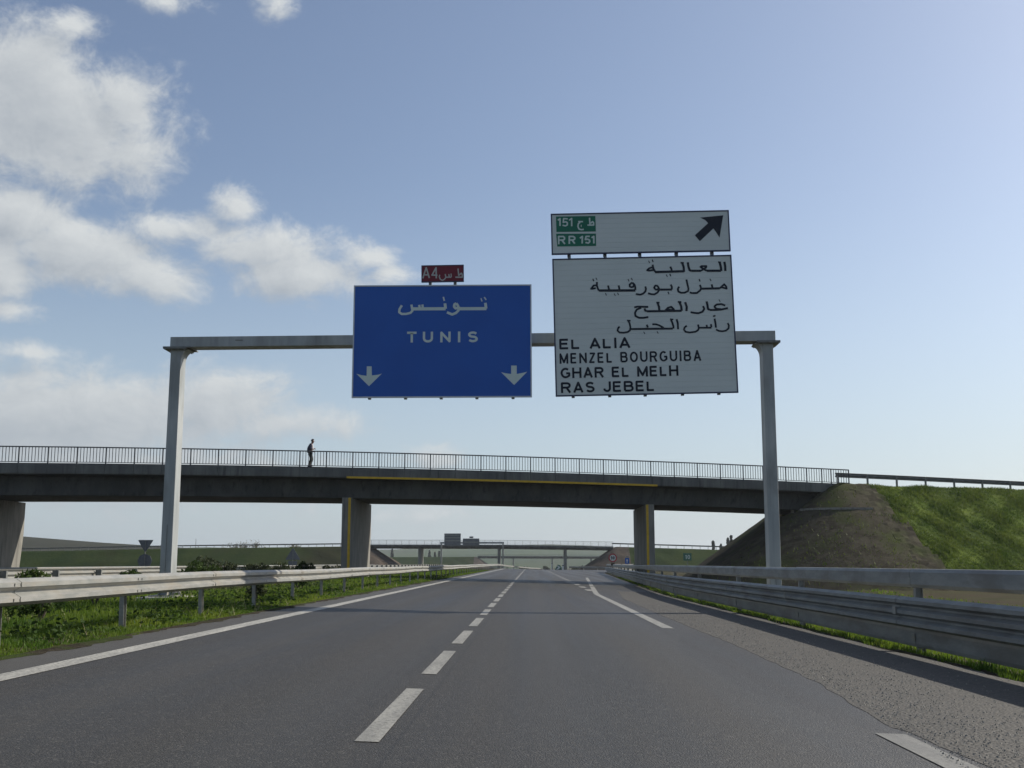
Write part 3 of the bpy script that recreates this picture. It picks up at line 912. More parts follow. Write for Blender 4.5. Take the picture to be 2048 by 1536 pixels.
def gantry():
    P = Vector((-9.68, GY, .13))
    t = tag(empty("sign_gantry", P), "grey steel portal gantry spanning the carriageway and carrying the big road signs", "gantry")
    m = M['paint_steel']

    def ztop(x): return 7.24 + (x + 9.8) * .0073
    # posts, slightly tapered boxes
    for (xl, xr, xtl, xtr, zb) in ((-9.83, -9.52, -9.82, -9.53, .24), (6.26, 6.56, 6.28, 6.57, -.9)):
        zt = ztop(xl) - .32
        mb = MB().hexa([(xl, GY, zb), (xr, GY, zb), (xr, GY + .5, zb), (xl, GY + .5, zb), (xtl, GY + .02, zt), (xtr, GY + .02, zt), (xtr, GY + .48, zt), (xtl, GY + .48, zt)])
        o = mb.build("post", m, t, -P, bevel=.02)
        # base plate with gussets
        b = MB().box(xl - .2, xr + .2, GY - .2, GY + .7, zb + .02, zb + .06)
        for gx in (xl + .03, xr - .05):
            b.hexa([(gx, GY - .17, zb + .06), (gx + .02, GY - .17, zb + .06), (gx + .02, GY - .001, zb + .06), (gx, GY - .001, zb + .06),
                    (gx, GY - .03, zb + .34), (gx + .02, GY - .03, zb + .34), (gx + .02, GY - .001, zb + .34), (gx, GY - .001, zb + .34)])
        for gy in (GY + .06, GY + .40):
            b.hexa([(xr + .001, gy, zb + .06), (xr + .18, gy, zb + .06), (xr + .18, gy + .02, zb + .06), (xr + .001, gy + .02, zb + .06),
                    (xr + .001, gy, zb + .34), (xr + .03, gy, zb + .34), (xr + .03, gy + .02, zb + .34), (xr + .001, gy + .02, zb + .34)])
        bp = b.build("base_plate", M['galv'], t, -P)
        # seam weld up the front of the post
        MB().box((xl + xr) / 2 - .006, (xl + xr) / 2 + .006, GY - .006, GY - .0005, zb + .4, zb + 1.9).build("cable_cover", M['galv_dark'], t, -P)
        MB().box(xl - .45, xr + .45, GY - .45, GY + .95, zb - .7, zb + .02).build("footing", M['concrete_pale'], t, -P, bevel=.02)
        # head flange and curved knee
        sgn = 1 if xl < 0 else -1
        fl = MB()
        zf = ztop(xl) - .315
        x_in = xtr if sgn > 0 else xtl
        fl.box(xtl - .17, xtr + .17 + (.12 if sgn > 0 else 0), GY - .12, GY + .62, zf, zf + .028)
        fl.box(xtl - .17, xtr + .17, GY - .12, GY + .62, zf - .031, zf - .003)
        o2 = fl.build("head_flange", M['galv_dark'], t, -P)
        bt = MB()
        for bx in np.linspace(xtl - .12, xtr + .12, 4):
            for by in (GY - .08, GY + .58):
                bt.box(bx - .018, bx + .018, by - .018, by + .018, zf - .055, zf - .0312)
        bt.build("flange_bolts", M['galv'], o2)
        k = MB()
        prof = []
        for j in range(7):
            a = j / 6 * math.pi / 2
            prof.append((x_in + sgn * .22 * (1 - math.cos(a)), zf - .034 - .30 * (1 - math.sin(a))))
        prof = [(x_in, zf - .034)] + prof
        k.extrude_y(prof, GY + .03, GY + .47)
        k.build("knee_plate", m, t, -P)
    # beam in three bolted lengths
    xs = [-9.84, -4.3, 1.2, 6.64]
    for a, b in zip(xs[:-1], xs[1:]):
        za, zb = ztop(a), ztop(b)
        MB().hexa([(a + .002, GY, za - .285), (b - .002, GY, zb - .285), (b - .002, GY + .5, zb - .285), (a + .002, GY + .5, za - .285),
                   (a + .002, GY, za), (b - .002, GY, zb), (b - .002, GY + .5, zb), (a + .002, GY + .5, za)]).build("beam", m, t, -P, bevel=.012)
    # lifting lug scar on the beam face
    MB().box(-8.05, -7.85, GY - .012, GY - .001, 7.13, 7.155).build("weld_plate", M['galv_dark'], t, -P)
    return t


gantry()


def ribbon(mb, pts, w, y, dy):
    """flat stroke in the xz plane with rounded joints"""
    P = [Vector((pts[i], pts[i + 1])) for i in range(0, len(pts), 2)]
    for k in range(len(P) - 1):
        a, b = P[k], P[k + 1]
        d = b - a
        if d.length < 1e-5: continue
        n = Vector((-d.y, d.x)).normalized() * (w / 2)
        yy = y - dy * (k % 7)
        mb.quad((a.x - n.x, yy, a.y - n.y), (b.x - n.x, yy, b.y - n.y), (b.x + n.x, yy, b.y + n.y), (a.x + n.x, yy, a.y + n.y))
    for k in range(1, len(P) - 1):
        i = len(mb.v)
        yy = y - dy * 8 - dy * (k % 3)
        for j in range(8):
            an = math.pi * 2 * (j + .5) / 8
            mb.v.append((P[k].x + math.cos(an) * w / 2, yy, P[k].y + math.sin(an) * w / 2))
        mb.f.append(tuple(i + j for j in range(8)))


def arc(cx, cy, rx, ry, a0, a1, n=8):
    out = []
    for k in range(n + 1):
        a = R(a0 + (a1 - a0) * k / n)
        out += [cx + rx * math.cos(a), cy + ry * math.sin(a)]
    return out


LET = {
    'E': (.66, [[1, 1, 0, 1, 0, 0, 1, 0], [0, .53, .9, .53]]), 'L': (.60, [[0, 1, 0, 0, 1, 0]]), 'A': (.76, [[0, -.1, .5, 1.04, 1, -.1], [.2, .26, .8, .26]]),
    'I': (.22, [[.5, -.12, .5, 1.12]]), 'M': (.84, [[0, -.12, 0, 1, .5, .05, 1, 1, 1, -.12]]), 'N': (.73, [[0, -.12, 0, 1.0, 1, 0, 1, 1.12]]),
    'Z': (.62, [[0, 1, 1, 1, 0, 0, 1, 0]]), 'T': (.62, [[-.1, 1, 1.1, 1], [.5, 1, .5, -.12]]), 'H': (.73, [[0, -.12, 0, 1.12], [1, -.12, 1, 1.12], [0, .53, 1, .53]]),
    'B': (.72, [[0, 0, 0, 1, .62, 1] + arc(.62, .77, .3, .23, 90, -90, 6) + [0, .54], [0, .54, .68, .54] + arc(.66, .27, .34, .27, 90, -90, 6) + [0, 0]]),
    'O': (.78, [arc(.5, .5, .5, .5, 0, 360, 20)]), 'U': (.73, [[0, 1.12, 0, .35] + arc(.5, .35, .5, .35, 180, 360, 10) + [1, 1.12]]),
    'R': (.74, [[0, -.12, 0, 1, .62, 1] + arc(.62, .75, .34, .25, 90, -90, 6) + [0, .5], [.55, .5, 1.0, -.1]]),
    'G': (.78, [arc(.5, .5, .5, .5, 48, 300, 16) + [.97, .18, .97, .46, .58, .46]]),
    'S': (.68, [arc(.5, .76, .46, .24, 25, 265, 9) + arc(.5, .26, .48, .26, 85, -155, 9)]),
    'J': (.56, [[1, 1.12, 1, .3] + arc(.5, .3, .5, .3, 0, -180, 8)]), ' ': (.34, []),
    '0': (.58, [arc(.5, .5, .5, .5, 0, 360, 16)]), '9': (.58, [arc(.5, .7, .5, .3, 0, 360, 12), [1, .7, .98, .4] + arc(.5, .3, .48, .3, 0, -150, 7)]),
    '1': (.40, [[.2, .8, .8, 1.0, .8, -.12]]),
}


def text_row(mb, s, x0, x1, z0, h, t=.17, gap=.13, y=-.004, dy=.00006):
    """letters of cap height h between x0 and x1 on baseline z0"""
    tot = sum(LET[c][0] for c in s) + gap * (len(s) - 1)
    k = (x1 - x0) / tot
    x = x0
    w = t * h
    for c in s:
        cw, strokes = LET[c]
        cw *= k
        for st in strokes:
            p = []
            for i in range(0, len(st), 2):
                p += [x + w / 2 + st[i] * (cw - w), z0 + w / 2 + min(max(st[i + 1], -w / 2 / (h - w)), 1 + w / 2 / (h - w)) * (h - w)]
            ribbon(mb, p, w, y, dy)
        x += cw + gap * k


def poly_part(name, pts, mat, parent, y, thick=.003):
    prof = [(pts[i], pts[i + 1]) for i in range(0, len(pts), 2)]
    return MB().extrude_y(prof, y - thick, y).build(name, mat, parent)


def sign_root(name, label, cx, cz, rot, cat="road sign", group=None):
    return tag(empty(name, (cx, 29.8, cz), (0, -R(rot), 0)), label, cat, group)


def frame(parent, w, h, mat, wd=.035, depth=.05):
    mb = MB()
    mb.box(-w / 2, w / 2, -.012, depth, h / 2 - wd, h / 2)
    mb.box(-w / 2, w / 2, -.012, depth, -h / 2, -h / 2 + wd)
    mb.box(-w / 2, -w / 2 + wd, -.012, depth, -h / 2 + wd, h / 2 - wd)
    mb.box(w / 2 - wd, w / 2, -.012, depth, -h / 2 + wd, h / 2 - wd)
    return mb.build("frame", mat, parent)


def planks(parent, w, h, n, mat, wd=.035, gap=.0022, name="plank"):
    ph = (h - 2 * wd) / n
    mb = MB()
    a, b = -(w / 2 - wd), (w / 2 - wd)
    z0, z1 = gap / 2, ph - gap / 2
    mb.box(a, b, .0, .03, z0, z1)
    me = mb.mesh(name, mat)
    for k in range(n):
        link_mesh(name, me, parent, (0, random.uniform(-.0005, .0005), -h / 2 + wd + k * ph))


def uprights(parent, xs, z0, z1, y0=.055, beamz=None):
    me = MB().box(-.04, .04, y0, y0 + .1, z0, z1).mesh("mounting_post", M['sign_back'])
    for x in xs:
        link_mesh("mounting_post", me, parent, (x, 0, 0))


def lettering(parent, key, mat, name="arabic_lettering"):
    mb = MB()
    for i, (w, pts) in enumerate(STROKES[key]):
        ribbon(mb, pts, w * 1.15, -.004 - .0008 * (i % 4), .00006)
    return mb.build(name, mat, parent)


def latin(parent, mat, *rows, **kw):
    for (s, x0, x1, z0, h) in rows:
        gap = kw.get('gap', .13)
        tot = sum(LET[c][0] for c in s) + gap * (len(s) - 1)
        k = (x1 - x0) / tot
        x = x0
        for c in s:
            w = LET[c][0] * k
            if c != ' ':
                mb = MB()
                text_row(mb, c, x, x + w, z0, h, t=kw['t'], gap=0)
                mb.build("letter", mat, parent)
            x += w + gap * k


def signs():
    # blue lane sign
    b = sign_root("direction_sign", "large blue direction sign with white arrows, reading TUNIS in Arabic and Latin letters", -2.385, 7.065, .1)
    w, h = 4.84, 3.1
    planks(b, w, h, 1, M['blue'], name="panel")
    frame(b, w, h, M['alu'])
    uprights(b, [SHAPES['lug'][i] for i in range(0, 10, 2)], -1.58, 1.45)
    lettering(b, 'blue_ar', M['letter_white'])
    mb = MB()
    # T U N I S widely spaced
    z0 = 1.55 - .515 * 3.1
    hh = .302
    for ch, xa, xb in (('T', 640, 738), ('U', 795, 893), ('N', 962, 1062), ('I', 1124, 1162), ('S', 1225, 1325)):
        c = LET[ch]
        u = lambda x: -2.42 + (x - 123) / 1715 * 4.84
        mb = MB()
        text_row(mb, ch, u(xa), u(xb), z0, hh, t=.21, gap=0)
        mb.build("letter", M['letter_white'], b)
    for k in ('a1', 'a2'):
        poly_part("arrow", SHAPES[k], M['letter_white'], b, -.002)
    # dark red motorway number
    r = sign_root("route_number_sign", "small dark red motorway number plate A4 standing on top of the blue sign", -2.39, 8.935, .8)
    planks(r, 1.16, .475, 1, M['red_sheet'], wd=.022, name="panel")
    frame(r, 1.16, .475, M['navy'], wd=.022)
    uprights(r, [-.345, .335], -.36, .15)
    lettering(r, 'red', M['letter_grey'], "lettering")
    # white destination sign
    l = sign_root("direction_sign", "large white direction sign listing El Alia, Menzel Bourguiba, Ghar El Melh and Ras Jebel", 3.075, 7.48, 1.1)
    w, h = 4.88, 3.8
    planks(l, w, h, 25, M['white_sheet'])
    frame(l, w, h, M['navy'])
    uprights(l, [SHAPES['stub'][i] for i in range(0, 10, 2)], -1.93, 2.02)
    for k in ('low_1', 'low_2', 'low_3', 'low_4'):
        lettering(l, k, M['black'])
    X = lambda u: -w / 2 + u * w
    Z = lambda v: h / 2 - v * h
    latin(l, M['black'],
          ("EL ALIA", X(.027), X(.42), Z(.6635), .295), t=.205)
    latin(l, M['black'], ("MENZEL BOURGUIBA", X(.0265), X(.806), Z(.7665), .29), t=.175, gap=.2)
    latin(l, M['black'], ("GHAR EL MELH", X(.030), X(.677), Z(.871), .288), t=.2)
    latin(l, M['black'], ("RAS JEBEL", X(.030), X(.545), Z(.976), .292), t=.2)
    # upper exit panel
    u = sign_root("exit_sign", "long white exit panel with slanting black arrow and green RR 151 plates, topmost sign", 3.015, 10.07, .94)
    planks(u, 4.88, 1.16, 8, M['white_sheet'])
    frame(u, 4.88, 1.16, M['navy'])
    uprights(u, [SHAPES['stub'][i] for i in range(0, 10, 2)], -.63, .5)
    poly_part("number_plate", SHAPES['g1'], M['green_sheet'], u, -.002, .004)
    poly_part("number_plate", SHAPES['g2'], M['green_sheet'], u, -.002, .004)
    for k in ('plate_1', 'plate_2'):
        mb = MB()
        for i, (ww, pts) in enumerate(STROKES[k]):
            ribbon(mb, pts, ww, -.009 - .0008 * (i % 3), .00006)
        mb.build("lettering", M['letter_white'], u)
    poly_part("arrow", SHAPES['arrow'], M['black'], u, -.002)


signs()

# ------------------------------------------------------------------ near overpass
K = .23
BY = 69.0


def zt(x):
    """top of the edge beam"""
    return 6.60 - .0125 * x - .0004 * x * x


def overpass():
    P = Vector((0, BY, 0))
    t = tag(empty("overpass", P), "nearest concrete road overpass on wall piers, with a yellow height band, behind the gantry", "bridge")
    W = 10.6
    yaw = math.atan(K)
    # deck slab with inclined webs, in lengths
    xs = np.arange(-66, 22.1, 4.0)
    V, F = [], []
    prof = lambda z: [(.12, z - .02), (.12, z - .47), (1.35, z - .62), (1.75, z - 1.66), (W - 1.75, z - 1.66), (W - 1.35, z - .62), (W - .12, z - .47), (W - .12, z - .02), (W / 2, z + .03)]
    n = 9
    for x in xs:
        z = zt(x)
        for (v, zz) in prof(z):
            V.append((x, K * x + v, zz))
    for i in range(len(xs) - 1):
        for k in range(n):
            F.append((i * n + k, i * n + (k + 1) % n, (i + 1) * n + (k + 1) % n, (i + 1) * n + k))
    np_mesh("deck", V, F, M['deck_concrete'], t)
    # precast edge panels
    L = 1.51
    pm = MB()
    ln = L / math.cos(yaw)
    pm.extrude_y([(0, 0), (-.11, 0), (-.11, -.46), (-.16, -.56), (0, -.56), (.02, -.5), (.02, -.06)], 0, ln - .014)
    # profile is (depth, z) extruded along y: turn so that y runs along the bridge
    pme = pm.mesh("edge_panel", M['concrete'])
    x = -13.6 - L * 35
    while x < 21.9:
        sl = (zt(x + L) - zt(x)) / L
        o = link_mesh("edge_panel", pme, t, (x, K * x + random.uniform(-.004, .004), zt(x) + random.uniform(-.004, .004)), (math.atan(sl * math.cos(yaw)), 0, yaw - math.pi / 2))
        x += L
    # kerb and footway along the near edge
    V, F = [], []
    for x in xs:
        for v, dz in ((.17, .06), (1.25, .07), (1.27, -.0)):
            V.append((x, K * x + v, zt(x) + dz))
    for i in range(len(xs) - 1):
        for k in range(2):
            F.append((i * 3 + k, i * 3 + k + 1, i * 3 + 4 + k, i * 3 + 3 + k))
    np_mesh("footway", V, F, M['concrete_pale'], t)
    # yellow height band on the face
    xa, xb = -10.9, 7.95
    N = 10
    for k in range(N):
        a = xa + (xb - xa) * k / N
        b = xa + (xb - xa) * (k + 1) / N - .01
        o = MB()
        o.hexa([(a, K * a - .045, zt(a) - .60), (b, K * b - .045, zt(b) - .60), (b, K * b - .022, zt(b) - .60), (a, K * a - .022, zt(a) - .60),
                (a, K * a - .045, zt(a) - .48), (b, K * b - .045, zt(b) - .48), (b, K * b - .022, zt(b) - .48), (a, K * a - .022, zt(a) - .48)])
        o.build("height_band", M['yellow'], t)
    # wall piers parallel to the motorway
    for xc, stripe in ((-32.3, 0), (-11.02, 1), (7.53, -1)):
        y0 = K * xc + .95
        y1 = y0 + 8.6
        zb = -1.0
        ztop_ = zt(xc) - 1.68
        mb = MB()
        hw = .27
        mb.hexa([(xc - hw, y0 + .1, zb), (xc + hw, y0 + .1, zb), (xc + hw, y1 - .55, zb), (xc - hw, y1 - .55, zb),
                 (xc - hw, y0, 3.0), (xc + hw, y0, 3.0), (xc + hw, y1, 3.0), (xc - hw, y1, 3.0)])
        mb.hexa([(xc - hw, y0, 3.0), (xc + hw, y0, 3.0), (xc + hw, y1, 3.0), (xc - hw, y1, 3.0),
                 (xc - hw, y0, ztop_), (xc + hw, y0, ztop_), (xc + hw, y1, ztop_), (xc - hw, y1, ztop_)])
        p = mb.build("pier", M['concrete_light'], t)
        br = MB()
        for yy in (y0 + 1.4, y0 + 4.2, y0 + 7.0):
            br.box(xc - .2, xc + .2, yy - .25, yy + .25, ztop_ + .001, ztop_ + .14)
        br.build("bearing", M['railing'], p)
        if stripe:
            xs_ = xc + hw - .17 if stripe > 0 else xc - hw + .03
            s = MB().hexa([(xs_, y0 + .075, -.9), (xs_ + .15, y0 + .075, -.9), (xs_ + .15, y0 + .10, -.9), (xs_, y0 + .10, -.9),
                           (xs_, y0 - .025, 3.0), (xs_ + .15, y0 - .025, 3.0), (xs_ + .15, y0 - .002, 3.0), (xs_, y0 - .002, 3.0)])
            s.hexa([(xs_, y0 - .025, 3.0), (xs_ + .15, y0 - .025, 3.0), (xs_ + .15, y0 - .002, 3.0), (xs_, y0 - .002, 3.0),
                    (xs_, y0 - .025, ztop_ - .02), (xs_ + .15, y0 - .025, ztop_ - .02), (xs_ + .15, y0 - .002, ztop_ - .02), (xs_, y0 - .002, ztop_ - .02)])
            s.build("yellow_stripe", M['yellow'], p)
    # abutment
    a = MB()
    x0, x1 = 18.7, 22.2
    pts = lambda z, x: (x, K * x, z)
    a.hexa([(x0, K * x0 + .35, 2.6), (x1, K * x1 + .35, 2.6), (x1, K * x1 + W - .35, 2.6), (x0, K * x0 + W - .35, 2.6),
            (x0, K * x0 + .35, zt(x0) - .48), (x1, K * x1 + .35, zt(x1) - .48), (x1, K * x1 + W - .35, zt(x1) - .48), (x0, K * x0 + W - .35, zt(x0) - .48)])
    a.build("abutment", M['concrete'], t, bevel=.02)
    MB().box(17.25, 17.40, K * 17.3 + 2.2, K * 17.3 + 2.4, 3.4, 4.95).build("drain_pipe", M['concrete_pale'], t)
    # railing
    rl = empty("railing", (0, 0, 0))
    rl.parent = t
    V = MB()
    xr = np.arange(-65, 20.8, 1.51).tolist() + [20.78]

    def bar(mb, zlo, zhi, v0, v1):
        for a_, b_ in zip(xr[:-1], xr[1:]):
            mb.hexa([(a_, K * a_ + v0, zt(a_) + zlo), (b_, K * b_ + v0, zt(b_) + zlo), (b_, K * b_ + v1, zt(b_) + zlo), (a_, K * a_ + v1, zt(a_) + zlo),
                     (a_, K * a_ + v0, zt(a_) + zhi), (b_, K * b_ + v0, zt(b_) + zhi), (b_, K * b_ + v1, zt(b_) + zhi), (a_, K * a_ + v1, zt(a_) + zhi)])
    h = MB(); bar(h, .935, 1.0, .03, .09); h.build("handrail", M['railing'], rl)
    h = MB(); bar(h, .10, .135, .04, .08); h.build("bottom_rail", M['railing'], rl)
    pm = MB().box(-.032, .032, .03, .09, .0, .96).mesh("post", M['railing'])
    bm_ = MB().box(-.016, .016, .045, .075, .13, .945).mesh("baluster", M['railing'])
    posts = []
    x = -13.6
    while x > -62: x -= 1.51
    while x < 14.0:
        posts.append(x)
        x += 1.51
    posts += [14.9, 16.44, 17.86, 18.89, 19.53, 20.75]
    rest = MB()
    for i, x in enumerate(posts):
        if x > -31.5:
            link_mesh("post", pm, rl, (x, K * x, zt(x)), (0, 0, 0))
        else:
            rest.box(x - .032, x + .032, K * x + .03, K * x + .09, zt(x), zt(x) + .96)
        if i + 1 < len(posts):
            g = posts[i + 1] - x
            nb = max(2, round(g / .168))
            for j in range(1, nb):
                xx = x + g * j / nb
                if xx > -31.2:
                    link_mesh("baluster", bm_, rl, (xx, K * xx, zt(xx)))
                else:
                    rest.box(xx - .0125, xx + .0125, K * xx + .048, K * xx + .072, zt(xx) + .13, zt(xx) + .96)
    o = rest.build("baluster_run", M['railing'], rl)
    o["kind"] = "stuff"
    return t


overpass()


# embankment carrying the crossing road on the right
def hb(X, Y):
    """surface of the approach embankment with its rounded cone end"""
    c = 1 / math.sqrt(1 + K * K)
    s = K * c
    px, py = 19.9, BY + K * 19.9 + .2
    u = (X - px) * c + (Y - py) * s
    v = -(X - px) * s + (Y - py) * c
    top = 6.12 - np.clip(u, 0, 500) * .0085
    du = np.clip(-u + .27 * np.clip(v, 0, None), 0, None)
    dv = np.maximum(np.clip(-v, 0, None), np.clip(v - 11.5, 0, None))
    d = np.sqrt(du * du + dv * dv)
    shoulder = np.clip(d - .2, 0, None)
    h = top - shoulder / 1.52
    under = (v > 0) & (v < 10.6) & (du > .8)
    h = np.where(under, np.minimum(h, 4.15), h)
    return h, u, v


def lumps(X, Y):
    return .55 * (.10 * np.sin(X * 1.9 + np.sin(Y * .8) * 1.3) * np.sin(Y * 1.4 + .5) + .07 * np.sin(X * 4.1 - Y * 2.3) + .05 * np.sin(X * 7.7 + Y * 6.1))


def bank_z(X, Y):
    h, u, v = hb(X, Y)
    g = G(X, Y)
    fade = np.clip((v < -.8) * 1.0, 0, 1)
    return np.maximum(h + lumps(X, Y) * fade * np.clip((h - g) / 1.5, 0, 1), g - .35)


def cone_boundary(u, v):
    return u - (.9 + .02 * v)


def embankment():
    xs = np.arange(6, 30, .45)
    ys = np.arange(57, 96, .45)

    def cz(X, Y):
        h, u, v = hb(X, Y)
        g = G(X, Y)
        rough = .05 * np.sin(X * 5.3 + Y * 2.1) * np.sin(Y * 4.7 - X) + .03 * np.sin(X * 11 + Y * 9)
        return np.maximum(h + .16 + rough * .6, g - .5)

    def keep(x, y):
        h, u, v = hb(x, y)
        return (h + .16 > G(x, y) - .4) & (cone_boundary(u, v) < 0.0)
    tag(grid_mesh("revetment", xs, ys, cz, M['rubble'], keep=keep, smooth=True), kind="structure")
    xs = np.concatenate([np.arange(19, 60, .5), np.geomspace(61, 400, 30)])
    ys = np.concatenate([np.arange(56, 100, .5), np.arange(101, 200, 4)])

    def keep2(x, y):
        h, u, v = hb(x, y)
        return (h > G(x, y) - .3) & (cone_boundary(u, v) > .9)
    tag(grid_mesh("embankment", xs, ys, bank_z, M['bank'], keep=keep2), kind="structure")
    def gz(X, Y):
        rough = .12 * np.sin(X * 6.3 + Y * 3.1) * np.sin(Y * 5.7 - X * 2) + .08 * np.sin(X * 13 + Y * 11) + .06 * np.sin(X * 21 - Y * 17)
        h, u, v = hb(X, Y)
        return np.maximum(h + .14 + rough * .35, G(X, Y) - .5)

    def keep3(x, y):
        h, u, v = hb(x, y)
        return (h > G(x, y) - .3) & (cone_boundary(u, v) > -.2) & (cone_boundary(u, v) < 1.5 + .15 * np.sin(v * 2.3)) & (v < .3)
    tag(grid_mesh("earth_gully", np.arange(20, 30, .3), np.arange(58, 78, .3), gz, M['rubble'], keep=keep3, smooth=False), kind="structure")
    # pale concrete course running round the cone
    c = 1 / math.sqrt(1 + K * K)
    s = K * c
    px, py = 19.9, BY + K * 19.9 + .2
    V, F = [], []
    rr = .2 + (6.12 - 4.32) * 1.52
    seq = []
    for k in range(16):
        a = R(180 + 12 + (90 + 2 - 12) * k / 15)
        seq.append((rr * math.cos(a), rr * math.sin(a)))
    seq.append((.8, -rr))
    for (u, v) in seq:
        l = math.hypot(min(u, 0), v)
        n = Vector((min(u, 0) / l, v / l))
        for d, dz in ((-.07, -.1), (-.07, .10), (.07, .10), (.07, -.1)):
            uu, vv = u + n.x * d, v + n.y * d
            V.append((px + uu * c - vv * s, py + uu * s + vv * c, 4.46 + dz))
    for k in range(len(seq) - 1):
        for j in range(4):
            F.append((4 * k + j, 4 * k + (j + 1) % 4, 4 * k + 4 + (j + 1) % 4, 4 * k + 4 + j))
    tag(np_mesh("revetment_course", V, F, M['concrete_light']), kind="structure")
    # rail along the crest
    pts = []
    for x in (20.1, 21.5, 34.75, 60, 100, 160):
        if x < 21.6:
            y, z = BY + K * x + .75, 6.98 - .78 - (x - 21.6) * .02
        else:
            y, z = BY + K * x + .75, 6.98 - .78 - (x - 21.6) * .029
        pts.append((x, y, z))
    g = simple_rail("guardrail", "dark guardrail along the top of the grassy embankment at the bridge end", pts, face=-1, spacing=2.12, h=.31, postmat='galv_dark', mat='galv_dark', back=False, step=4.0)


embankment()


# ------------------------------------------------------------------ person on the overpass
def skin_mesh(name, pts, edges, rad, mat, parent, levels=2, loc=(0, 0, 0)):
    me = bpy.data.meshes.new(name)
    me.from_pydata(pts, edges, [])
    o = bpy.data.objects.new(name, me)
    COL.objects.link(o)
    sk = o.modifiers.new("skin", 'SKIN')
    for i, v in enumerate(me.skin_vertices[0].data):
        r = rad[i]
        v.radius = r if hasattr(r, '__len__') else (r, r)
    me.skin_vertices[0].data[0].use_root = True
    sk.use_smooth_shade = True
    ss = o.modifiers.new("sub", 'SUBSURF')
    ss.levels = levels
    ss.render_levels = levels
    bpy.context.view_layer.update()
    dg = bpy.context.evaluated_depsgraph_get()
    m2 = bpy.data.meshes.new_from_object(o.evaluated_get(dg))
    bpy.data.objects.remove(o)
    m2.materials.clear()
    m2.materials.append(mat)
    m2.polygons.foreach_set("use_smooth", [True] * len(m2.polygons))
    return link_mesh(name, m2, parent, loc)


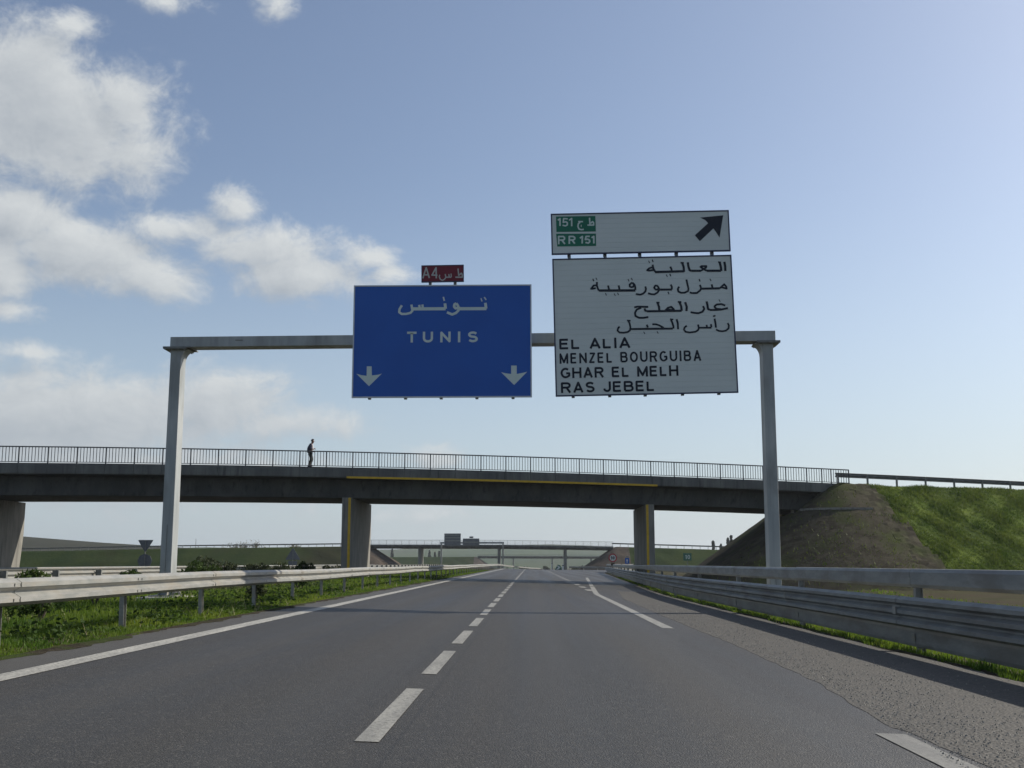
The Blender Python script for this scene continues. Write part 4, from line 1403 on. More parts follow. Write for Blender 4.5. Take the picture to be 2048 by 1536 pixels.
def person():
    x = -13.12
    base = Vector((x, BY + K * x + .62, zt(x) + .065))
    t = tag(empty("person", base, (0, 0, math.atan(K))), "person in dark jacket, pale shirt and dark trousers walking along the bridge behind the railing", "person")
    # x forward (to the right), y away from the camera, z up
    pts = [(0, 0, .90), (.0, 0, 1.04), (-.01, 0, 1.18), (-.0, 0, 1.33), (.06, 0, 1.43), (.11, 0, 1.50), (.14, 0, 1.57), (.15, 0, 1.66),
           (-.0, -.08, .86), (.06, -.09, .48), (-.08, -.09, .12), (-.10, -.09, .05), (.06, -.09, .03),
           (.0, .08, .86), (.13, .09, .50), (.02, .09, .19), (.0, .09, .11), (.14, .09, .07),
           (.0, -.19, 1.34), (-.04, -.23, 1.10), (.16, -.16, 1.08), (.21, -.11, 1.11),
           (.0, .19, 1.34), (-.05, .23, 1.09), (.12, .21, .98), (.18, .2, .96)]
    edges = [(0, 1), (1, 2), (2, 3), (3, 4), (4, 5), (5, 6), (6, 7), (0, 8), (8, 9), (9, 10), (10, 11), (11, 12), (0, 13), (13, 14), (14, 15), (15, 16), (16, 17),
             (3, 18), (18, 19), (19, 20), (20, 21), (3, 22), (22, 23), (23, 24), (24, 25)]
    rad = [(.12, .13), (.11, .13), (.11, .14), (.12, .15), .058, .07, (.088, .078), .062,
           .09, .062, .045, .04, .03, .09, .062, .045, .04, .03, .058, .046, .034, .03, .058, .046, .034, .03]
    # five fingers on each hand, curled
    for hand, sgn in ((21, 1), (25, 1)):
        hx, hy, hz = pts[hand]
        for k in range(5):
            a = len(pts)
            if k == 4:
                pts += [(hx + .0, hy + .02, hz + .03), (hx + .03, hy + .03, hz + .05)]
            else:
                o = (k - 1.5) * .018
                ln = (.035, .045, .042, .03)[k]
                pts += [(hx + .05, hy + o * .5, hz + o), (hx + .05 + ln, hy + .012 + o * .5, hz + o - .012)]
            edges += [(hand, a), (a, a + 1)]
            rad += [.0095, .0085]
    body = skin_mesh("body", pts, edges, rad, M['skin'], t)
    # head shape: face with nose, brow and ears
    f = MB()
    f.tube([(.235, 0, 1.585), (.262, 0, 1.568), (.238, 0, 1.56)], [.010, .014, .010], 6)
    f.build("nose", M['skin'], t)
    h = bmesh.new()
    bmesh.ops.create_uvsphere(h, u_segments=14, v_segments=10, radius=1)
    for v in h.verts:
        v.co = Vector((v.co.x * .112, v.co.y * .086, v.co.z * .105))
        if v.co.x > .02 and v.co.z < .05: v.co.x = .02 + (v.co.x - .02) * .15
        v.co += Vector((.125, 0, 1.625))
    me = bpy.data.meshes.new("hair"); h.to_mesh(me); h.free(); me.materials.append(M['hair'])
    link_mesh("hair", me, t)
    for s in (-1, 1):
        MB().tube([(.13, s * .084, 1.60), (.135, s * .094, 1.575), (.13, s * .084, 1.55)], [.012, .018, .01], 6).build("ear", M['skin'], t)
    # shirt front under the open jacket
    skin_mesh("shirt", [(.03, 0, .93), (.045, 0, 1.08), (.05, 0, 1.24), (.06, 0, 1.36), (.075, 0, 1.42)], [(0, 1), (1, 2), (2, 3), (3, 4)],
              [(.125, .125), (.125, .13), (.12, .135), (.10, .11), (.065, .07)], M['shirt'], t)
    jp = [(-.05, 0, .82), (-.045, 0, 1.0), (-.05, 0, 1.18), (-.035, 0, 1.33), (.03, 0, 1.43),
          (-.0, -.19, 1.34), (-.04, -.235, 1.10), (.13, -.17, 1.085), (.0, .19, 1.34), (-.05, .235, 1.09), (.09, .215, .99)]
    je = [(0, 1), (1, 2), (2, 3), (3, 4), (3, 5), (5, 6), (6, 7), (3, 8), (8, 9), (9, 10)]
    jr = [(.125, .17), (.12, .165), (.12, .17), (.12, .165), .075, .082, .068, .055, .082, .068, .055]
    skin_mesh("jacket", jp, je, jr, M['jacket'], t)
    tp = [(0, 0, .92), (0, -.085, .84), (.055, -.09, .48), (-.08, -.09, .10), (0, .085, .84), (.125, .09, .50), (.015, .09, .18)]
    skin_mesh("trousers", tp, [(0, 1), (1, 2), (2, 3), (0, 4), (4, 5), (5, 6)], [(.13, .15), .112, .085, .075, .112, .085, .07], M['trousers'], t)
    for (sx, sy, sz) in ((-.10, -.09, .0), (.0, .09, .075)):
        b = MB()
        b.hexa([(sx - .05, sy - .042, sz), (sx + .22, sy - .035, sz), (sx + .22, sy + .035, sz), (sx - .05, sy + .042, sz),
                (sx - .05, sy - .038, sz + .11), (sx + .19, sy - .03, sz + .05), (sx + .19, sy + .03, sz + .05), (sx - .05, sy + .038, sz + .11)])
        b.build("shoe", M['shoe'], t, bevel=.015)
    t.scale = (1.0, 1.0, .98)


person()
# ------------------------------------------------------------------ vegetation
def blades(name, X, Y, Z, h, w, mat, kind="stuff", lean=.45, parent=None):
    n = len(X)
    ang = rng.uniform(0, 2 * np.pi, n)
    la = rng.uniform(0, 2 * np.pi, n)
    ll = rng.uniform(0, lean, n) * h
    V = np.empty((n, 3, 3))
    V[:, 0] = np.stack([X - np.cos(ang) * w / 2, Y - np.sin(ang) * w / 2, Z], -1)
    V[:, 1] = np.stack([X + np.cos(ang) * w / 2, Y + np.sin(ang) * w / 2, Z], -1)
    V[:, 2] = np.stack([X + np.cos(la) * ll, Y + np.sin(la) * ll, Z + h], -1)
    F = np.arange(3 * n).reshape(-1, 3)
    o = np_mesh(name, V, F, mat, parent)
    if kind: o["kind"] = kind
    return o


M['stalk'] = material("dry_stalks", (0.20, 0.17, 0.09), (0.28, 0.24, 0.14), 3, 0.8, transl=.2)


def wob(y):
    return .09 * np.sin(y * 1.3) + .06 * np.sin(y * 3.1 + 1) + .05 * np.sin(y * 7.3)


def grasses():
    # left verge and median
    N = 230000
    y = np.exp(rng.uniform(np.log(6.5), np.log(150), N))
    x = -5.42 - np.abs(rng.normal(0, 1, N)) ** 1.2 * 2.9
    tuft = np.sin(x * 3.1 + np.sin(y * 1.7) * 2) * np.sin(y * 2.3 + x) * .5 + .5
    ok = (x < -5.44 + wob(y)) & (x > -16.6) & ~((np.abs(x + 9.68) < .75) & (np.abs(y - 30) < 1.3)) & (rng.uniform(0, 1, N) < .35 + .65 * tuft)
    x, y, tuft = x[ok], y[ok], tuft[ok]
    z = G(x, y) - .01
    edge = np.clip((-5.4 - x) / 1.6, 0, 1)
    h = (.03 + .07 * edge * rng.uniform(.3, 1.4, len(x)) + .11 * tuft ** 2 * edge) * rng.uniform(.6, 1.2, len(x))
    w = .006 + .0011 * y
    blades("verge_grass", x, y, z, h, w, M['grass'])
    # dead stalks standing in the grass
    N = 4000
    y = np.exp(rng.uniform(np.log(6.5), np.log(70), N))
    x = -5.55 - rng.uniform(0, 1, N) ** 1.3 * 9
    cl = np.sin(x * 2.1 + y * .7) * np.sin(y * 1.3 - x) * .5 + .5
    ok = rng.uniform(0, 1, N) < cl ** 2
    x, y = x[ok], y[ok]
    blades("dry_stalks", x, y, G(x, y), rng.uniform(.08, .26, len(x)), .003 + .0006 * y, M['stalk'], lean=.9)
    # low broad-leaved weeds, clumped
    N = 26000
    y = np.exp(rng.uniform(np.log(6.5), np.log(80), N))
    x = -5.6 - rng.uniform(0, 1, N) ** 1.2 * 8
    cl = np.sin(x * 1.3 + y * .9 + 2) * np.sin(y * .8 + x * .6) * .5 + .5
    ok = rng.uniform(0, 1, N) < cl ** 3
    x, y = x[ok], y[ok]
    n = len(x)
    z = G(x, y) + rng.uniform(.03, .2, n)
    s_ = rng.uniform(.015, .04, n) * (1 + y * .02)
    d = rng.normal(0, 1, (n, 3)); d[:, 2] *= .5
    d /= np.linalg.norm(d, axis=1)[:, None]
    b = np.cross(d, rng.normal(0, 1, (n, 3)))
    b /= np.linalg.norm(b, axis=1)[:, None]
    P = np.stack([x, y, z], -1)
    V = np.stack([P - d * s_[:, None], P + b * s_[:, None] * .55, P + d * s_[:, None], P - b * s_[:, None] * .55], 1)
    o = np_mesh("broadleaf_weeds", V, np.arange(4 * n).reshape(-1, 4), M['leaf'])
    o["kind"] = "stuff"
    # right verge round the feet of the rail
    N = 170000
    y = np.exp(rng.uniform(np.log(6.5), np.log(110), N))
    x = 5.36 + rng.uniform(0, 1, N) ** 1.6 * 13
    tuft = np.sin(x * 3.7 + np.sin(y * 1.1) * 2) * np.sin(y * 1.9 + x) * .5 + .5
    ok = (x > 5.44 + .6 * wob(y * .8 + 3)) & (rng.uniform(0, 1, N) < .25 + .75 * tuft) & ~((x > 5.8) & (rng.uniform(0, 1, N) < .62)) & ~((x < 5.9) & (y > 20) & (np.sin(y * .9) < -.2) & (rng.uniform(0, 1, N) < .7))
    x, y, tuft = x[ok], y[ok], tuft[ok]
    X = x + off(y)
    z = G(X, y) - .01
    h = (.05 + .08 * tuft * rng.uniform(.4, 1.3, len(x)) + .04 * (x > 6)) * rng.uniform(.6, 1.2, len(x))
    blades("roadside_grass", X, y, z, h, .006 + .0011 * y, M['grass'])
    # embankment
    N = 260000
    X = 19 + rng.uniform(0, 1, N) ** 1.15 * 44
    vv = rng.uniform(-12.5, .3, N)
    Y = BY + K * X + .2 + vv
    hh, u, v = hb(X, Y)
    g = G(X, Y)
    tuft = np.sin(X * 1.9 + np.sin(Y * .8) * 1.3) * np.sin(Y * 1.4 + .5) * .5 + .5
    ok = (hh > g + .1) & (cone_boundary(u, v) > .95 + .3 * np.sin(v * 2.3) + rng.normal(0, .25, N)) & (rng.uniform(0, 1, N) < .5 + .5 * tuft ** 1.5)
    X, Y, tuft = X[ok], Y[ok], tuft[ok]
    z = bank_z(X, Y) - .02
    h = (.10 + .20 * tuft) * rng.uniform(.5, 1.3, len(X))
    blades("bank_grass", X, Y, z, h * .75, .05 + 0 * X, M['grass_bank'], lean=.8)
    # weeds on the stone cone, thickening to the right and the foot
    N = 16000
    X = rng.uniform(9, 25, N)
    Y = rng.uniform(60, 76, N)
    hh, u, v = hb(X, Y)
    ok = (hh > G(X, Y)) & (cone_boundary(u, v) < 0) & (v < -.5) & (rng.uniform(0, 1, N) < .10 + .5 * np.clip((X - 14) / 9, 0, 1) * np.clip(1 - (hh - 0) / 5, .1, 1))
    X, Y, hh = X[ok], Y[ok], hh[ok]
    blades("revetment_weeds", X, Y, hh + .15, rng.uniform(.06, .2, len(X)), .05 + 0 * X, M['grass_bank'], lean=.7)


grasses()


def leaf_mesh(n, rx, ry, rz, zc, size, asp, mat, shell=.55, seed=0, lobes=7, name="foliage"):
    r = np.random.default_rng(seed)
    L = r.normal(0, 1, (lobes, 3))
    L /= np.linalg.norm(L, axis=1)[:, None]
    L *= r.uniform(.35, .75, (lobes, 1))
    L[:, 2] = np.abs(L[:, 2]) * .9 - .25
    k = r.integers(0, lobes, n)
    d = r.normal(0, 1, (n, 3))
    d /= np.linalg.norm(d, axis=1)[:, None]
    rad = (shell + (1 - shell) * r.uniform(0, 1, n) ** .5)[:, None] * r.uniform(.32, .55, (lobes, 1))[k]
    p = L[k] + d * rad
    p[:, 2] = np.maximum(p[:, 2], -.98)
    P = p * np.array([rx, ry, rz]) + np.array([0, 0, zc])
    a = r.normal(0, 1, (n, 3)) + d * .6
    a /= np.linalg.norm(a, axis=1)[:, None]
    b = np.cross(a, r.normal(0, 1, (n, 3)))
    b /= np.linalg.norm(b, axis=1)[:, None]
    s = size * r.uniform(.6, 1.3, (n, 1))
    V = np.stack([P - a * s, P + b * s * asp, P + a * s, P - b * s * asp], 1)
    F = np.arange(4 * n).reshape(-1, 4)
    me_o = np_mesh(name, V, F, mat)
    return me_o


def shrub(x, y, rx, rz, label, mat='leaf', n=1500, size=.09, asp=.35, group=None, name="shrub", z=None, stems=5, seed=0, cat="shrub"):
    z = Gf(x, y) if z is None else z
    t = tag(empty(name, (x, y, z)), label, cat, group)
    f = leaf_mesh(n, rx, rx * .95, rz / 2 * 1.1, rz * .55, size, asp, M[mat], seed=seed)
    f.parent = t
    mb = MB()
    r = random.Random(seed)
    for k in range(stems):
        a = r.uniform(0, 6.28)
        d = r.uniform(.2, .6) * rx
        mb.tube([(0, 0, -.1), (math.cos(a) * d * .5, math.sin(a) * d * .5, rz * .35), (math.cos(a) * d, math.sin(a) * d, rz * .75)], [.02 + .01 * rx, .015 + .006 * rx, .006], 5)
    mb.build("stem", M['bark'], t)
    return t


shrubs = [
    (-14.3, 32.6, .62, 1.0, "low bush growing before the far guardrail at the left edge, beside the bridge pier", 'leaf'),
    (-14.4, 40.6, .55, 1.05, "low bush before the far guardrail, just left of the gantry post", 'leaf'),
    (-13.8, 47.6, 1.15, 1.5, "leftmost and palest shrub of the clump right of the gantry post", 'leaf'),
    (-14.6, 52.6, 1.15, 1.65, "tall dark shrub in the middle of the clump right of the gantry post", 'leaf_dark'),
    (-13.2, 54.6, .95, 1.35, "dark rounded shrub just right of the tall one in the median clump", 'leaf_dark'),
    (-13.6, 60.5, 1.15, 1.3, "rightmost dark shrub of the median clump", 'leaf_dark'),
    (-13.9, 69.5, .7, 1.25, "small shrub close to the left of the striped bridge pier", 'leaf'),
    (-13.6, 77.5, .75, 1.25, "small dark shrub touching the left side of the striped bridge pier", 'leaf_dark'),
]
for i, (x, y, r_, h_, lb, mt) in enumerate(shrubs):
    shrub(x, y, r_ * .92, h_ * .9, lb, mt, n=900 if h_ > 1.2 else 700, size=.10, seed=20 + i, group="shrubs in the median")
weeds = [(-6.75, 28.2, .34, .58, "leafy weed under the left guardrail in the shade near the gantry foot"),
         (-7.6, 17.5, .6, .62, "dark leafy weed patch behind the nearest left guardrail post"),
         (-9.4, 24.5, .7, .65, "leafy weed beside the left gantry foot"),
         (-7.8, 38.5, .5, .6, "small weed behind the left guardrail just before the bridge shadow")]
for i, (x, y, r_, h_, lb) in enumerate(weeds):
    shrub(x, y, r_, h_, lb, 'leaf' if i % 2 else 'leaf_dark', n=420, size=.05, asp=.4, seed=50 + i, name="weed", cat="weed", stems=3, group="weeds along the left guardrail")

# ------------------------------------------------------------------ opposite carriageway rails
simple_rail("guardrail", "pale guardrail across the median with its dark posts and spacers turned this way", [(-16.9, 8, .13), (-16.9, 190, .13), (-16.9, 232, 0.0)], face=-1, ztop=.80, postmat='galv_dark', maxposts=60)
simple_rail("guardrail", "thin far guardrail beyond the opposite carriageway at left", [(-30.6, 30, .10), (-30.6, 190, .10), (-30.6, 230, 0.0)], face=1, ztop=.78, maxposts=50)


# ------------------------------------------------------------------ small road signs
def disc(mb, r, y0, y1, n=28, cx=0, cz=0, r_in=None):
    if r_in is None:
        mb.extrude_y([(cx + r * math.cos(2 * math.pi * k / n), cz + r * math.sin(2 * math.pi * k / n)) for k in range(n)], y0, y1)
    else:
        i = len(mb.v)
        for k in range(n):
            c, s = math.cos(2 * math.pi * k / n), math.sin(2 * math.pi * k / n)
            for (rr, yy) in ((r, y0), (r, y1), (r_in, y1), (r_in, y0)):
                mb.v.append((cx + rr * c, yy, cz + rr * s))
        for k in range(n):
            a, b = i + 4 * k, i + 4 * ((k + 1) % n)
            for j in range(4):
                mb.f.append((a + j, a + (j + 1) % 4, b + (j + 1) % 4, b + j))
    return mb


def small_signs():
    # speed limit
    x, y = 9.25, 129
    z = Gf(x, y)
    zc = 1.136 + 10 / 2250 * y
    t = tag(empty("speed_limit_sign", (x, y, z)), "round red-rimmed speed limit sign reading 90 beside the right guardrail before the second bridge", "road sign")
    h = zc - z
    MB().box(-.04, .04, .03, .09, -.3, h + .3).build("post", M['galv'], t)
    disc(MB(), .47, 0, .02, cz=h).build("face", M['white_plastic'], t)
    disc(MB(), .48, -.012, .025, cz=h, r_in=.345).build("red_rim", M['red_ring'], t)
    mb = MB()
    latin(t, M['black'], ("90", -.22, .22, h - .19, .38), t=.2)
    MB().box(-.2, .2, .0, .02, h - .86, h - .55).build("lower_plate", M['pinkrubble'], t)
    # small blue panel
    x, y = 12.3, 146
    z = Gf(x, y)
    t = tag(empty("blue_panel_sign", (x, y, z)), "small blue road sign on a post between the speed limit sign and the bridge pier", "road sign")
    h = 1.136 + 5 / 2250 * y - z
    MB().box(-.03, .03, .03, .08, -.3, h + .5).build("post", M['galv'], t)
    MB().box(-.26, .26, 0, .02, h - .42, h + .3).build("panel", M['blue'], t)
    mb = MB(); mb.box(-.2, .2, 0, .02, h + .34, h + .56); mb.build("upper_plate", M['galv'], t)
    poly_part("arrow", [0, h + .18, .14, h - .02, .05, h - .02, .05, h - .3, -.05, h - .3, -.05, h - .02, -.14, h - .02], M['white_plastic'], t, -.002)
    # green kilometre sign
    x, y = 19.6, 143
    z = Gf(x, y)
    t = tag(empty("kilometre_sign", (x, y, z)), "small green sign with the pale number 10 in front of the far grassy bank", "road sign")
    h = 1.136 + 12 / 2250 * y - z
    MB().box(-.04, .04, .03, .09, -.3, h + .4).build("post", M['galv'], t)
    MB().box(-.52, .52, 0, .02, h - .46, h + .46).build("panel", M['green_plastic'], t, bevel=.01)
    mb = MB()
    latin(t, M['letter_white'], ("10", -.3, .34, h - .28, .52), t=.19)
    # backs of signs for the opposite carriageway
    for (x, y, r_, zc, up, lb) in ((-32.4, 95, .66, 2.72, -1, "back of an upside-down triangular give-way sign left of the gantry post"),
                                   (-29.6, 141, .95, 2.0, 1, "back of an upright triangular warning sign above the median shrubs")):
        z = Gf(x, y)
        t = tag(empty("triangular_sign", (x, y, z)), lb, "road sign", "triangular signs of the opposite carriageway")
        h = zc - z
        MB().box(-.04, .04, -.06, -.003, -.3, h + (.3 if up < 0 else .6)).build("post", M['galv_dark'], t)
        tri = [(-r_, .5 * r_ * -up), (r_, .5 * r_ * -up), (0, 1.1 * r_ * up)]
        prof = []
        for i in range(3):
            a, b, c = Vector(tri[i - 1]), Vector(tri[i]), Vector(tri[(i + 1) % 3])
            for s in (.12, .04):
                pass
            prof += [tuple(b.lerp(a, .10)), tuple(b.lerp(a, .03).lerp(b.lerp(c, .03), .5)), tuple(b.lerp(c, .10))]
        MB().extrude_y([(p[0], p[1] + h) for p in prof], 0, .03).build("panel", M['sign_back'], t)
        if up < 0:
            disc(MB(), .62, 0, .03, 8, cz=h - 1.42).build("lower_panel", M['sign_back'], t)
        else:
            MB().box(-.55, .55, 0, .03, h - 1.15, h - .62).build("lower_panel", M['sign_back'], t)
    # gore: two white marker posts and a green nose marker
    for (x, y, hh, lb) in ((3.92, 215, 1.5, "thin tall white marker post left of the green gore marker"), (6.0, 214, 1.15, "short thick white marker post right of the green gore marker")):
        z = road_z(x, y)
        t = tag(empty("marker_post", (x, y, z)), lb, "marker post", "white marker posts at the exit gore")
        w = .07 if hh > 1.3 else .13
        MB().extrude_y([(-w, -.2), (w, -.2), (w, hh - .06), (w * .3, hh), (-w * .3, hh), (-w, hh - .1)], -.06, .06).build("post", M['white_plastic'], t)
        MB().box(-w - .001, w + .001, -.064, -.0605, hh - .35, hh - .18).build("reflector", M['black'], t)
    x, y = 5.15, 214
    z = road_z(x, y)
    t = tag(empty("gore_marker", (x, y, z)), "low green rounded nose marker with pale chevrons where the exit leaves the motorway", "gore marker")
    mb = MB()
    prof = [(-.62, 0), (.62, 0), (.62, .55), (.35, .95), (-.1, 1.0), (-.62, .3)]
    mb.extrude_y(prof, -.05, .7)
    mb.build("nose", M['green_plastic'], t, bevel=.04)
    poly_part("chevron", [-.5, .12, -.1, .12, .38, .5, -.1, .86, -.3, .7, -.02, .5], M['white_plastic'], t, -.052)
    simple_rail("guardrail", "short pale guardrail crossing behind the exit gore in the far distance", [(6.9, 206, road_z(6.9, 206)), (14.5, 199, -.35)], face=1, step=3.2, spacing=3.2)


small_signs()


# ------------------------------------------------------------------ second overpass, its banks and the gantry before it
def far_overpass(name, Y0, xa, xb, ztf, depth, piers, W, label, railh=1.0, pierw=.6, group=None):
    t = tag(empty(name, ((xa + xb) / 2, Y0, 0)), label, "bridge", group)
    P = Vector(((xa + xb) / 2, Y0, 0))
    N = max(2, int((xb - xa) / 6))
    X = np.linspace(xa, xb, N)

    def run(nm, v0, v1, z0, z1, mat):
        mb = MB()
        for a, b in zip(X[:-1], X[1:]):
            mb.hexa([(a, Y0 + v0, ztf(a) + z0), (b, Y0 + v0, ztf(b) + z0), (b, Y0 + v1, ztf(b) + z0), (a, Y0 + v1, ztf(a) + z0),
                     (a, Y0 + v0, ztf(a) + z1), (b, Y0 + v0, ztf(b) + z1), (b, Y0 + v1, ztf(b) + z1), (a, Y0 + v1, ztf(a) + z1)])
        return mb.build(nm, mat, t, -P)
    run("edge_beam", 0, .25, -.45, 0, M['concrete'])
    run("deck", .25, W - .25, -.45, -.04, M['concrete'])
    run("girder", 1.3, W - 1.3, -depth, -.451, M['concrete'])
    r = empty("railing", (0, 0, 0)); r.parent = t; r.location = (0, 0, 0)
    o = run("handrail", .08, .15, railh - .06, railh, M['galv_dark']); o.parent = r
    o = run("lower_rail", .08, .14, .12, .16, M['galv_dark']); o.parent = r
    pm = MB().box(-.04, .04, .08, .16, 0, railh - .06).mesh("post", M['galv_dark'])
    x = xa
    while x <= xb:
        link_mesh("post", pm, r, (x - P.x, 0, ztf(x)))
        x += 1.9
    rest = MB()
    x = xa
    while x <= xb:
        rest.box(x - .015 - P.x, x + .015 - P.x, .10, .13, ztf(x) + .16, ztf(x) + railh - .06)
        x += .19
    o = rest.build("baluster_run", M['galv_dark'], r)
    o["kind"] = "stuff"
    for xc in piers:
        MB().box(xc - pierw / 2, xc + pierw / 2, Y0 + 1.2, Y0 + W - 1.6, -6, ztf(xc) - depth - .02).build("pier", M['concrete_light'], t, -P)
    return t


Y2 = 285.0
z2 = lambda x: float(np.interp(x, [-42, -8, 20.6], [5.74, 5.68, 5.25]))
far_overpass("overpass", Y2, -42, 20.6, z2, .95, (-28.1, -8.1, 8.7), 10.5, "second overpass in the distance, seen beneath the near one", railh=1.15)


def far_bank(x0, sgn, top, y0, y1, x1, mats, names, slope=1.6, cone=1.0):
    xs = np.arange(0, 16, 1.0)
    xs = np.concatenate([x0 - sgn * xs[::-1][:-1], x0 + sgn * np.concatenate([np.arange(0, 14, 1.0), np.geomspace(15, abs(x1 - x0), 22)])])
    xs = np.sort(xs)
    ys = np.concatenate([np.arange(y0 - 16, y0, .8), [y0, y0 + 3, y1 - 3, y1], np.arange(y1 + 1, y1 + 18, 1.5)])

    def f(X, Y):
        u = (X - x0) * sgn
        dv = np.maximum(np.clip(y0 - Y, 0, None), np.clip(Y - y1, 0, None))
        d = np.hypot(np.clip(-u, 0, None), dv)
        h = top(X) - d / slope + .12 * np.sin(X * .7 + Y) * np.clip(d, 0, 1)
        return np.maximum(h, G(X, Y) - .5)

    def k1(x, y): return ((x - x0) * sgn < cone) & (f(x, y) > G(x, y) - .45)

    def k2(x, y): return ((x - x0) * sgn >= cone) & (f(x, y) > G(x, y) - .45)
    tag(grid_mesh(names[0], xs, ys, f, mats[0], keep=k1), kind="structure")
    tag(grid_mesh(names[1], xs, ys, f, mats[1], keep=k2), kind="structure")


tl = lambda X: np.interp(X, [-600, -128, -89, -41], [3.2, 4.0, 4.75, 5.3])
far_bank(-41, -1, tl, Y2 + .3, Y2 + 10.2, -420, (M['pinkrubble'], M['farbank']), ("revetment", "embankment"))
tr_ = lambda X: np.interp(X, [20, 49, 200], [5.2, 4.35, 3.2])
far_bank(21.5, 1, tr_, Y2 + .3, Y2 + 10.2, 260, (M['pinkrubble'], M['farbank']), ("revetment", "embankment"), cone=3.0)
pl = [(x, Y2 + .9, float(tl(x))) for x in (-42, -60, -89, -128, -170)]
simple_rail("guardrail", "dark guardrail along the far bank at left, between the gantry post and the striped pier", pl, face=1, ztop=.85, postmat='galv_dark', mat='galv_dark', spacing=2.0, back=False, maxposts=70)
pr = [(x, Y2 + .9, float(tr_(x))) for x in (20.4, 35, 49, 75)]
simple_rail("guardrail", "dark guardrail along the far bank at right, behind the right bridge pier", pr, face=-1, ztop=.95, postmat='galv_dark', mat='galv_dark', spacing=2.0, back=False, maxposts=30)


def far_gantry():
    y = 262.0
    k = y / 2250
    P = Vector((-13.5, y, float(zr(y))))
    t = tag(empty("sign_gantry", P), "distant slim gantry in front of the second overpass, carrying two grey sign backs", "gantry")
    for x in (-20.7, -6.45):
        MB().box(x - .17, x + .17, y, y + .35, -.8, 5.55).build("post", M['galv'], t, -P)
    MB().box(-20.95, -6.2, y, y + .35, 5.551, 5.95).build("beam", M['paint_steel'], t, -P)
    for (x0, x1, z0, z1, lb, ribs) in ((-20.0, -16.2, 5.15, 7.88, "larger grey sign panel at the left of the distant gantry", (6.2, 6.9, 7.5)),
                                       (-15.7, -11.9, 5.15, 6.72, "smaller grey sign panel at the right of the distant gantry", (5.9,))):
        c = Vector(((x0 + x1) / 2, y - .15, (z0 + z1) / 2))
        s = tag(empty("direction_sign", c), lb, "road sign", "grey sign panels on the distant gantry")
        MB().box(x0, x1, y - .2, y - .12, z0, z1).build("panel", M['sign_back'], s, -c)
        for rz in ribs:
            MB().box(x0 + .15, x1 - .15, y - .235, y - .201, rz - .09, rz + .09).build("rib", M['galv'], s, -c)
        if x0 > -16:
            MB().box(-14.2, -13.3, y - .2, y - .12, 6.80, 7.2).build("number_plate", M['sign_back'], s, -c)


far_gantry()

# third bridge and its bank
Y3 = 640.0
far_overpass("overpass", Y3, -30, 60, lambda x: 4.9 - .004 * x, 1.3, (-10, 12, 34), 10, "third overpass, a thin dark band low in the far distance", railh=.9)
far_bank(-31, -1, lambda X: np.interp(X, [-260, -31], [3.8, 4.6]), Y3, Y3 + 10, -320, (M['pinkrubble'], M['farbank']), ("revetment", "embankment"))
far_bank(61, 1, lambda X: np.interp(X, [61, 260], [4.6, 3.6]), Y3, Y3 + 10, 300, (M['pinkrubble'], M['farbank']), ("revetment", "embankment"))


# ------------------------------------------------------------------ hills
def hills():
    xs = np.linspace(-1500, 40, 90)
    ys = np.concatenate([np.linspace(560, 760, 22), np.linspace(800, 1500, 16)])

    def f(X, Y):
        H = np.interp(X * 700 / np.maximum(Y, 560), [-1500, -700, -420, -315, -226, -180, -120, -60], [24, 25, 26, 22.6, 16.2, 13.2, 8.5, 0])
        up = np.clip((Y - 560) / 150, 0, 1)
        up = up * up * (3 - 2 * up)
        dn = 1 - np.clip((Y - 900) / 600, 0, 1)
        return -5.2 + H * up * dn * (Y / 700) ** .6 + .25 * np.sin(X * .05) * up
    tag(grid_mesh("hillside", xs, ys, f, M['darkhill']), kind="structure")
    xs = np.linspace(-4200, 4200, 120)
    ys = np.concatenate([np.linspace(1150, 2600, 24), np.linspace(2800, 4800, 8)])

    def g(X, Y):
        a = X / Y
        H = 30 + 3.0 * np.sin(a * 9 + 1) + 2.2 * np.sin(a * 23 + 2) + 1.0 * np.sin(a * 60) - 6 * np.clip((a - .07) / .1, 0, 1)
        up = np.clip((Y - 1150) / 900, 0, 1)
        return -5.0 + (H + 4.2) * up ** 1.15 * (1 - .75 * np.clip((Y - 2300) / 2000, 0, 1)) + .8 * np.sin(X * .012 + Y * .01) * up
    tag(grid_mesh("hills", xs, ys, g, M['hill']), kind="structure")


hills()


def conifer(x, y, h, r_, label, group, seed):
    z = Gf(x, y) - .2
    t = tag(empty("cypress_tree", (x, y, z)), label, "tree", group)
    r = np.random.default_rng(seed)
    n = 500
    tt = r.uniform(0.03, 1, n) ** .8
    rad = r_ * np.sqrt(np.clip(1 - tt, 0, 1)) * (.45 + .55 * r.uniform(0, 1, n)) * (1 + .25 * np.sin(tt * 17 + seed))
    a = r.uniform(0, 2 * np.pi, n)
    P = np.stack([rad * np.cos(a), rad * np.sin(a), tt * h], -1)
    d = r.normal(0, 1, (n, 3)); d[:, 2] = np.abs(d[:, 2]) + .6
    d /= np.linalg.norm(d, axis=1)[:, None]
    b = np.cross(d, r.normal(0, 1, (n, 3)))
    s = .045 * h
    V = np.stack([P - d * s, P + b * s * .5, P + d * s, P - b * s * .5], 1)
    np_mesh("crown", V, np.arange(4 * n).reshape(-1, 4), M['cypress'], t)
    MB().tube([(0, 0, -.5), (0, 0, h * .5), (0, 0, h * .93)], [.22, .15, .03], 6).build("trunk", M['bark'], t)


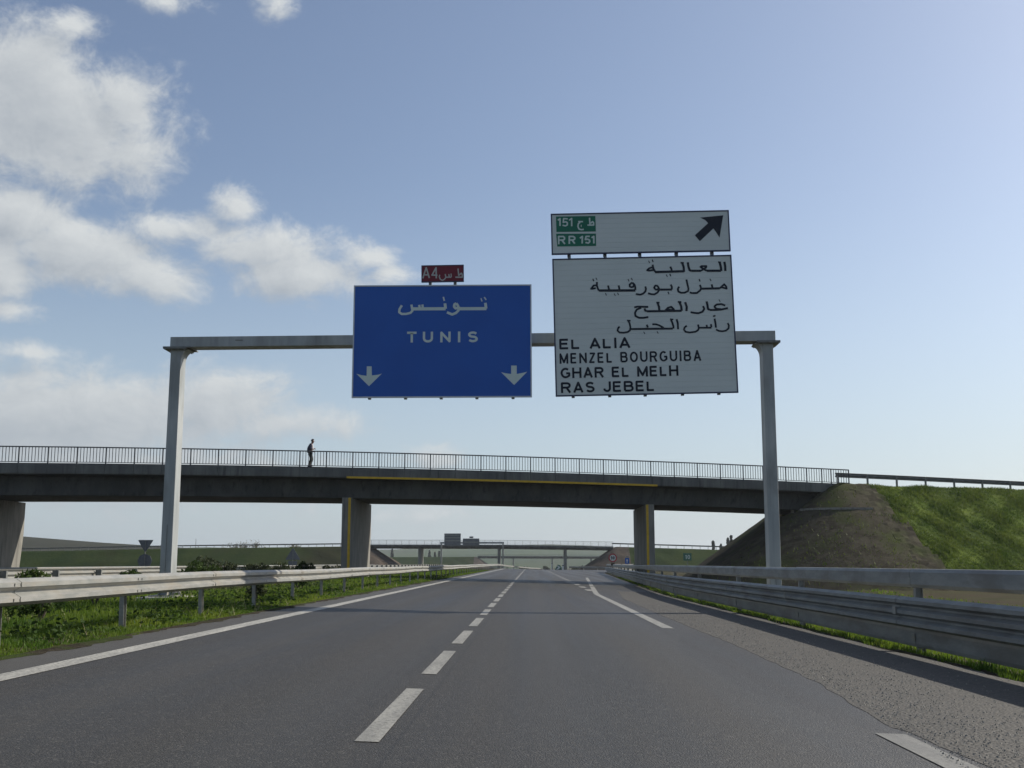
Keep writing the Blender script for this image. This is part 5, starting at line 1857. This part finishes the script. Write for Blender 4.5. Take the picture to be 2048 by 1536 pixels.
for i, (px, tz, r_, lb) in enumerate(((1422, 9.0, 1.05, "dark cypress, leftmost of four on the skyline beside the stone cone"), (1437, 8.0, .9, "shortest dark cypress on the skyline beside the stone cone"),
                                      (1451, 10.4, .75, "slim dark cypress third from the left on the skyline by the stone cone"), (1457.5, 11.4, .75, "tallest and rightmost dark cypress on the skyline by the stone cone"))):
    y = 420 + 8 * i
    x = (px - 1062) / 2250 * y
    conifer(x, y, tz - Gf(x, y) + .2, r_, lb, "cypresses on the right skyline", 60 + i)
for i, (px, tz, y) in enumerate(((787, 10.2, 760), (861, 9.6, 790), (872, 8.6, 800), (880, 9.2, 795))):
    x = (px - 1062) / 2250 * y
    lb = ("lone far cypress left of the second overpass's first pier", "first of three far cypresses between the second overpass and the distant gantry post",
          "middle and smallest of the three far cypresses near the distant gantry post", "third of the far cypresses, nearest the distant gantry post")[i]
    conifer(x, y, tz - Gf(x, y) + .2, 1.5, lb, "far cypresses beneath the second overpass", 70 + i)


def bare_tree():
    x, y = -76.5, 303
    z = 3.6
    t = tag(empty("bare_tree", (x, y, z - 3)), "pale dry tree with thin branches showing above the far bank", "tree")
    r = random.Random(5)
    mb = MB()
    tips = []

    def grow(p, d, l, rad, lev):
        q = p + d * l
        mb.tube([p, p.lerp(q, .5) + Vector((r.uniform(-.1, .1), 0, r.uniform(-.05, .1))) * l * .4, q], [rad, rad * .8, rad * .6], 5)
        if lev == 0:
            tips.append(q); return
        for k in range(r.choice((3, 4))):
            nd = (d + Vector((r.uniform(-1, 1), r.uniform(-1, 1), r.uniform(-.15, .7))) * .95).normalized()
            grow(q, nd, l * r.uniform(.6, .8), rad * .6, lev - 1)
    for a in (-1.1, -.35, .3, 1.0):
        grow(Vector((a * 1.2, 0, 0)), Vector((a * .7, 0, 1)).normalized(), 2.3, .16, 3)
    mb.build("branches", M['bark'], t)
    n = 900
    T = np.array([tuple(q) for q in tips])
    rr = np.random.default_rng(8)
    P = T[rr.integers(0, len(T), n)] + rr.normal(0, .45, (n, 3))
    d = rr.normal(0, 1, (n, 3)); d /= np.linalg.norm(d, axis=1)[:, None]
    b = np.cross(d, rr.normal(0, 1, (n, 3)))
    V = np.stack([P - d * .13, P + b * .07, P + d * .13, P - b * .07], 1)
    np_mesh("crown", V, np.arange(4 * n).reshape(-1, 4), M['leaf_dry'], t)


bare_tree()
shrub(-63, 301, 2.6, 3.4, "rounded pale scrub on the far bank, left of the dry tree", 'leaf_dry', n=700, size=.22, z=2.9, seed=91)
MB_pole = MB().tube([(0, 0, 0), (0, 0, 5.6)], [.09, .06], 6)
_p = MB_pole.build("pole", M['galv_dark'], None, (-89.5, 302, 1.9))
tag(_p, "thin dark pole standing on the far bank right of the gantry post", "pole")

# trees low in the distance beyond the second overpass
fr = random.Random(3)
spots = [(1012, 560), (1048, 600), (1075, 575), (1092, 590), (1150, 520), (1163, 540), (1180, 530), (1196, 555)]
names_ = ["leftmost low tree beyond the second overpass, right of its middle pier", "second low tree from the left beyond the second overpass", "third low tree from the left beyond the second overpass",
          "low tree just left of the tall white marker post, beyond the second overpass", "low tree right of the thin right pier of the second overpass", "second low tree right of the thin right pier of the second overpass",
          "third low tree right of the thin right pier of the second overpass", "rightmost low tree at the foot of the second overpass's right bank"]
for i, (px, y) in enumerate(spots):
    x = (px - 1062) / 2250 * y
    shrub(x, y, fr.uniform(2.4, 3.6), fr.uniform(3.6, 5.0), names_[i], 'leaf_dark', n=420, size=.42, asp=.6, group="low trees beyond the second overpass", name="broadleaf_tree", seed=100 + i, stems=3, cat="tree")

# loose chippings scattered on the rough shoulder (too many to count)
n = 5200
y = np.exp(rng.uniform(np.log(5.0), np.log(34), n))
x = np.interp(y, [5, 8, 12, 17, 34], [2.35, 2.65, 2.95, 3.08, 3.12]) + np.abs(rng.normal(0, .75, n))
ok = x < 5.3
x, y = x[ok], y[ok]
n = len(x)
z = cross(x, y) + .017
s = rng.uniform(.0035, .010, n)
a = rng.uniform(0, 6.28, n)
V = np.empty((n, 4, 3))
for k, an in enumerate((0, 2.1, 4.2)):
    V[:, k] = np.stack([x + s * np.cos(a + an), y + s * np.sin(a + an), z - .001], -1)
V[:, 3] = np.stack([x + s * .3 * np.cos(a), y + s * .3 * np.sin(a), z + s * 1.1], -1)
F = (np.arange(n)[:, None, None] * 4 + np.array([[0, 1, 3], [1, 2, 3], [2, 0, 3]])[None]).reshape(-1, 3)
M['stone'] = material("loose_chippings", (0.16, 0.15, 0.13), (0.30, 0.29, 0.26), 40, .75)
tag(np_mesh("loose_chippings", V, F, M['stone']), "pale loose chippings scattered over the rough right shoulder", "gravel", kind="stuff")

# ------------------------------------------------------------------ haze
hz = MB().box(-5150, 5150, -450, 9150, -12, 70).build("haze", None)
hm = bpy.data.materials.new("haze")
hm.use_nodes = True
ht = hm.node_tree
for nd in list(ht.nodes): ht.nodes.remove(nd)
ho = ht.nodes.new("ShaderNodeOutputMaterial")
hv = ht.nodes.new("ShaderNodeVolumePrincipled")
hv.inputs['Color'].default_value = (0.86, 0.92, 1.0, 1)
hv.inputs['Density'].default_value = 0.00013
hv.inputs['Anisotropy'].default_value = 0.35
ht.links.new(hv.outputs[0], ho.inputs['Volume'])
hz.data.materials.append(hm)
tag(hz, kind="stuff")
for g in ("verge_grass", "roadside_grass", "bank_grass", "revetment_weeds", "dry_stalks", "broadleaf_weeds"):
    o = bpy.data.objects.get(g)
    if o:
        tag(o, {"verge_grass": "green grass of the left verge and median", "roadside_grass": "grass along the foot of the right guardrail",
                "bank_grass": "bright green grass on the right embankment slope", "revetment_weeds": "sparse weeds on the brown stone cone", "dry_stalks": "dry pale stalks standing in the grass left of the road",
                "broadleaf_weeds": "low broad-leaved weeds clumped in the grass left of the road"}[g], "grass")
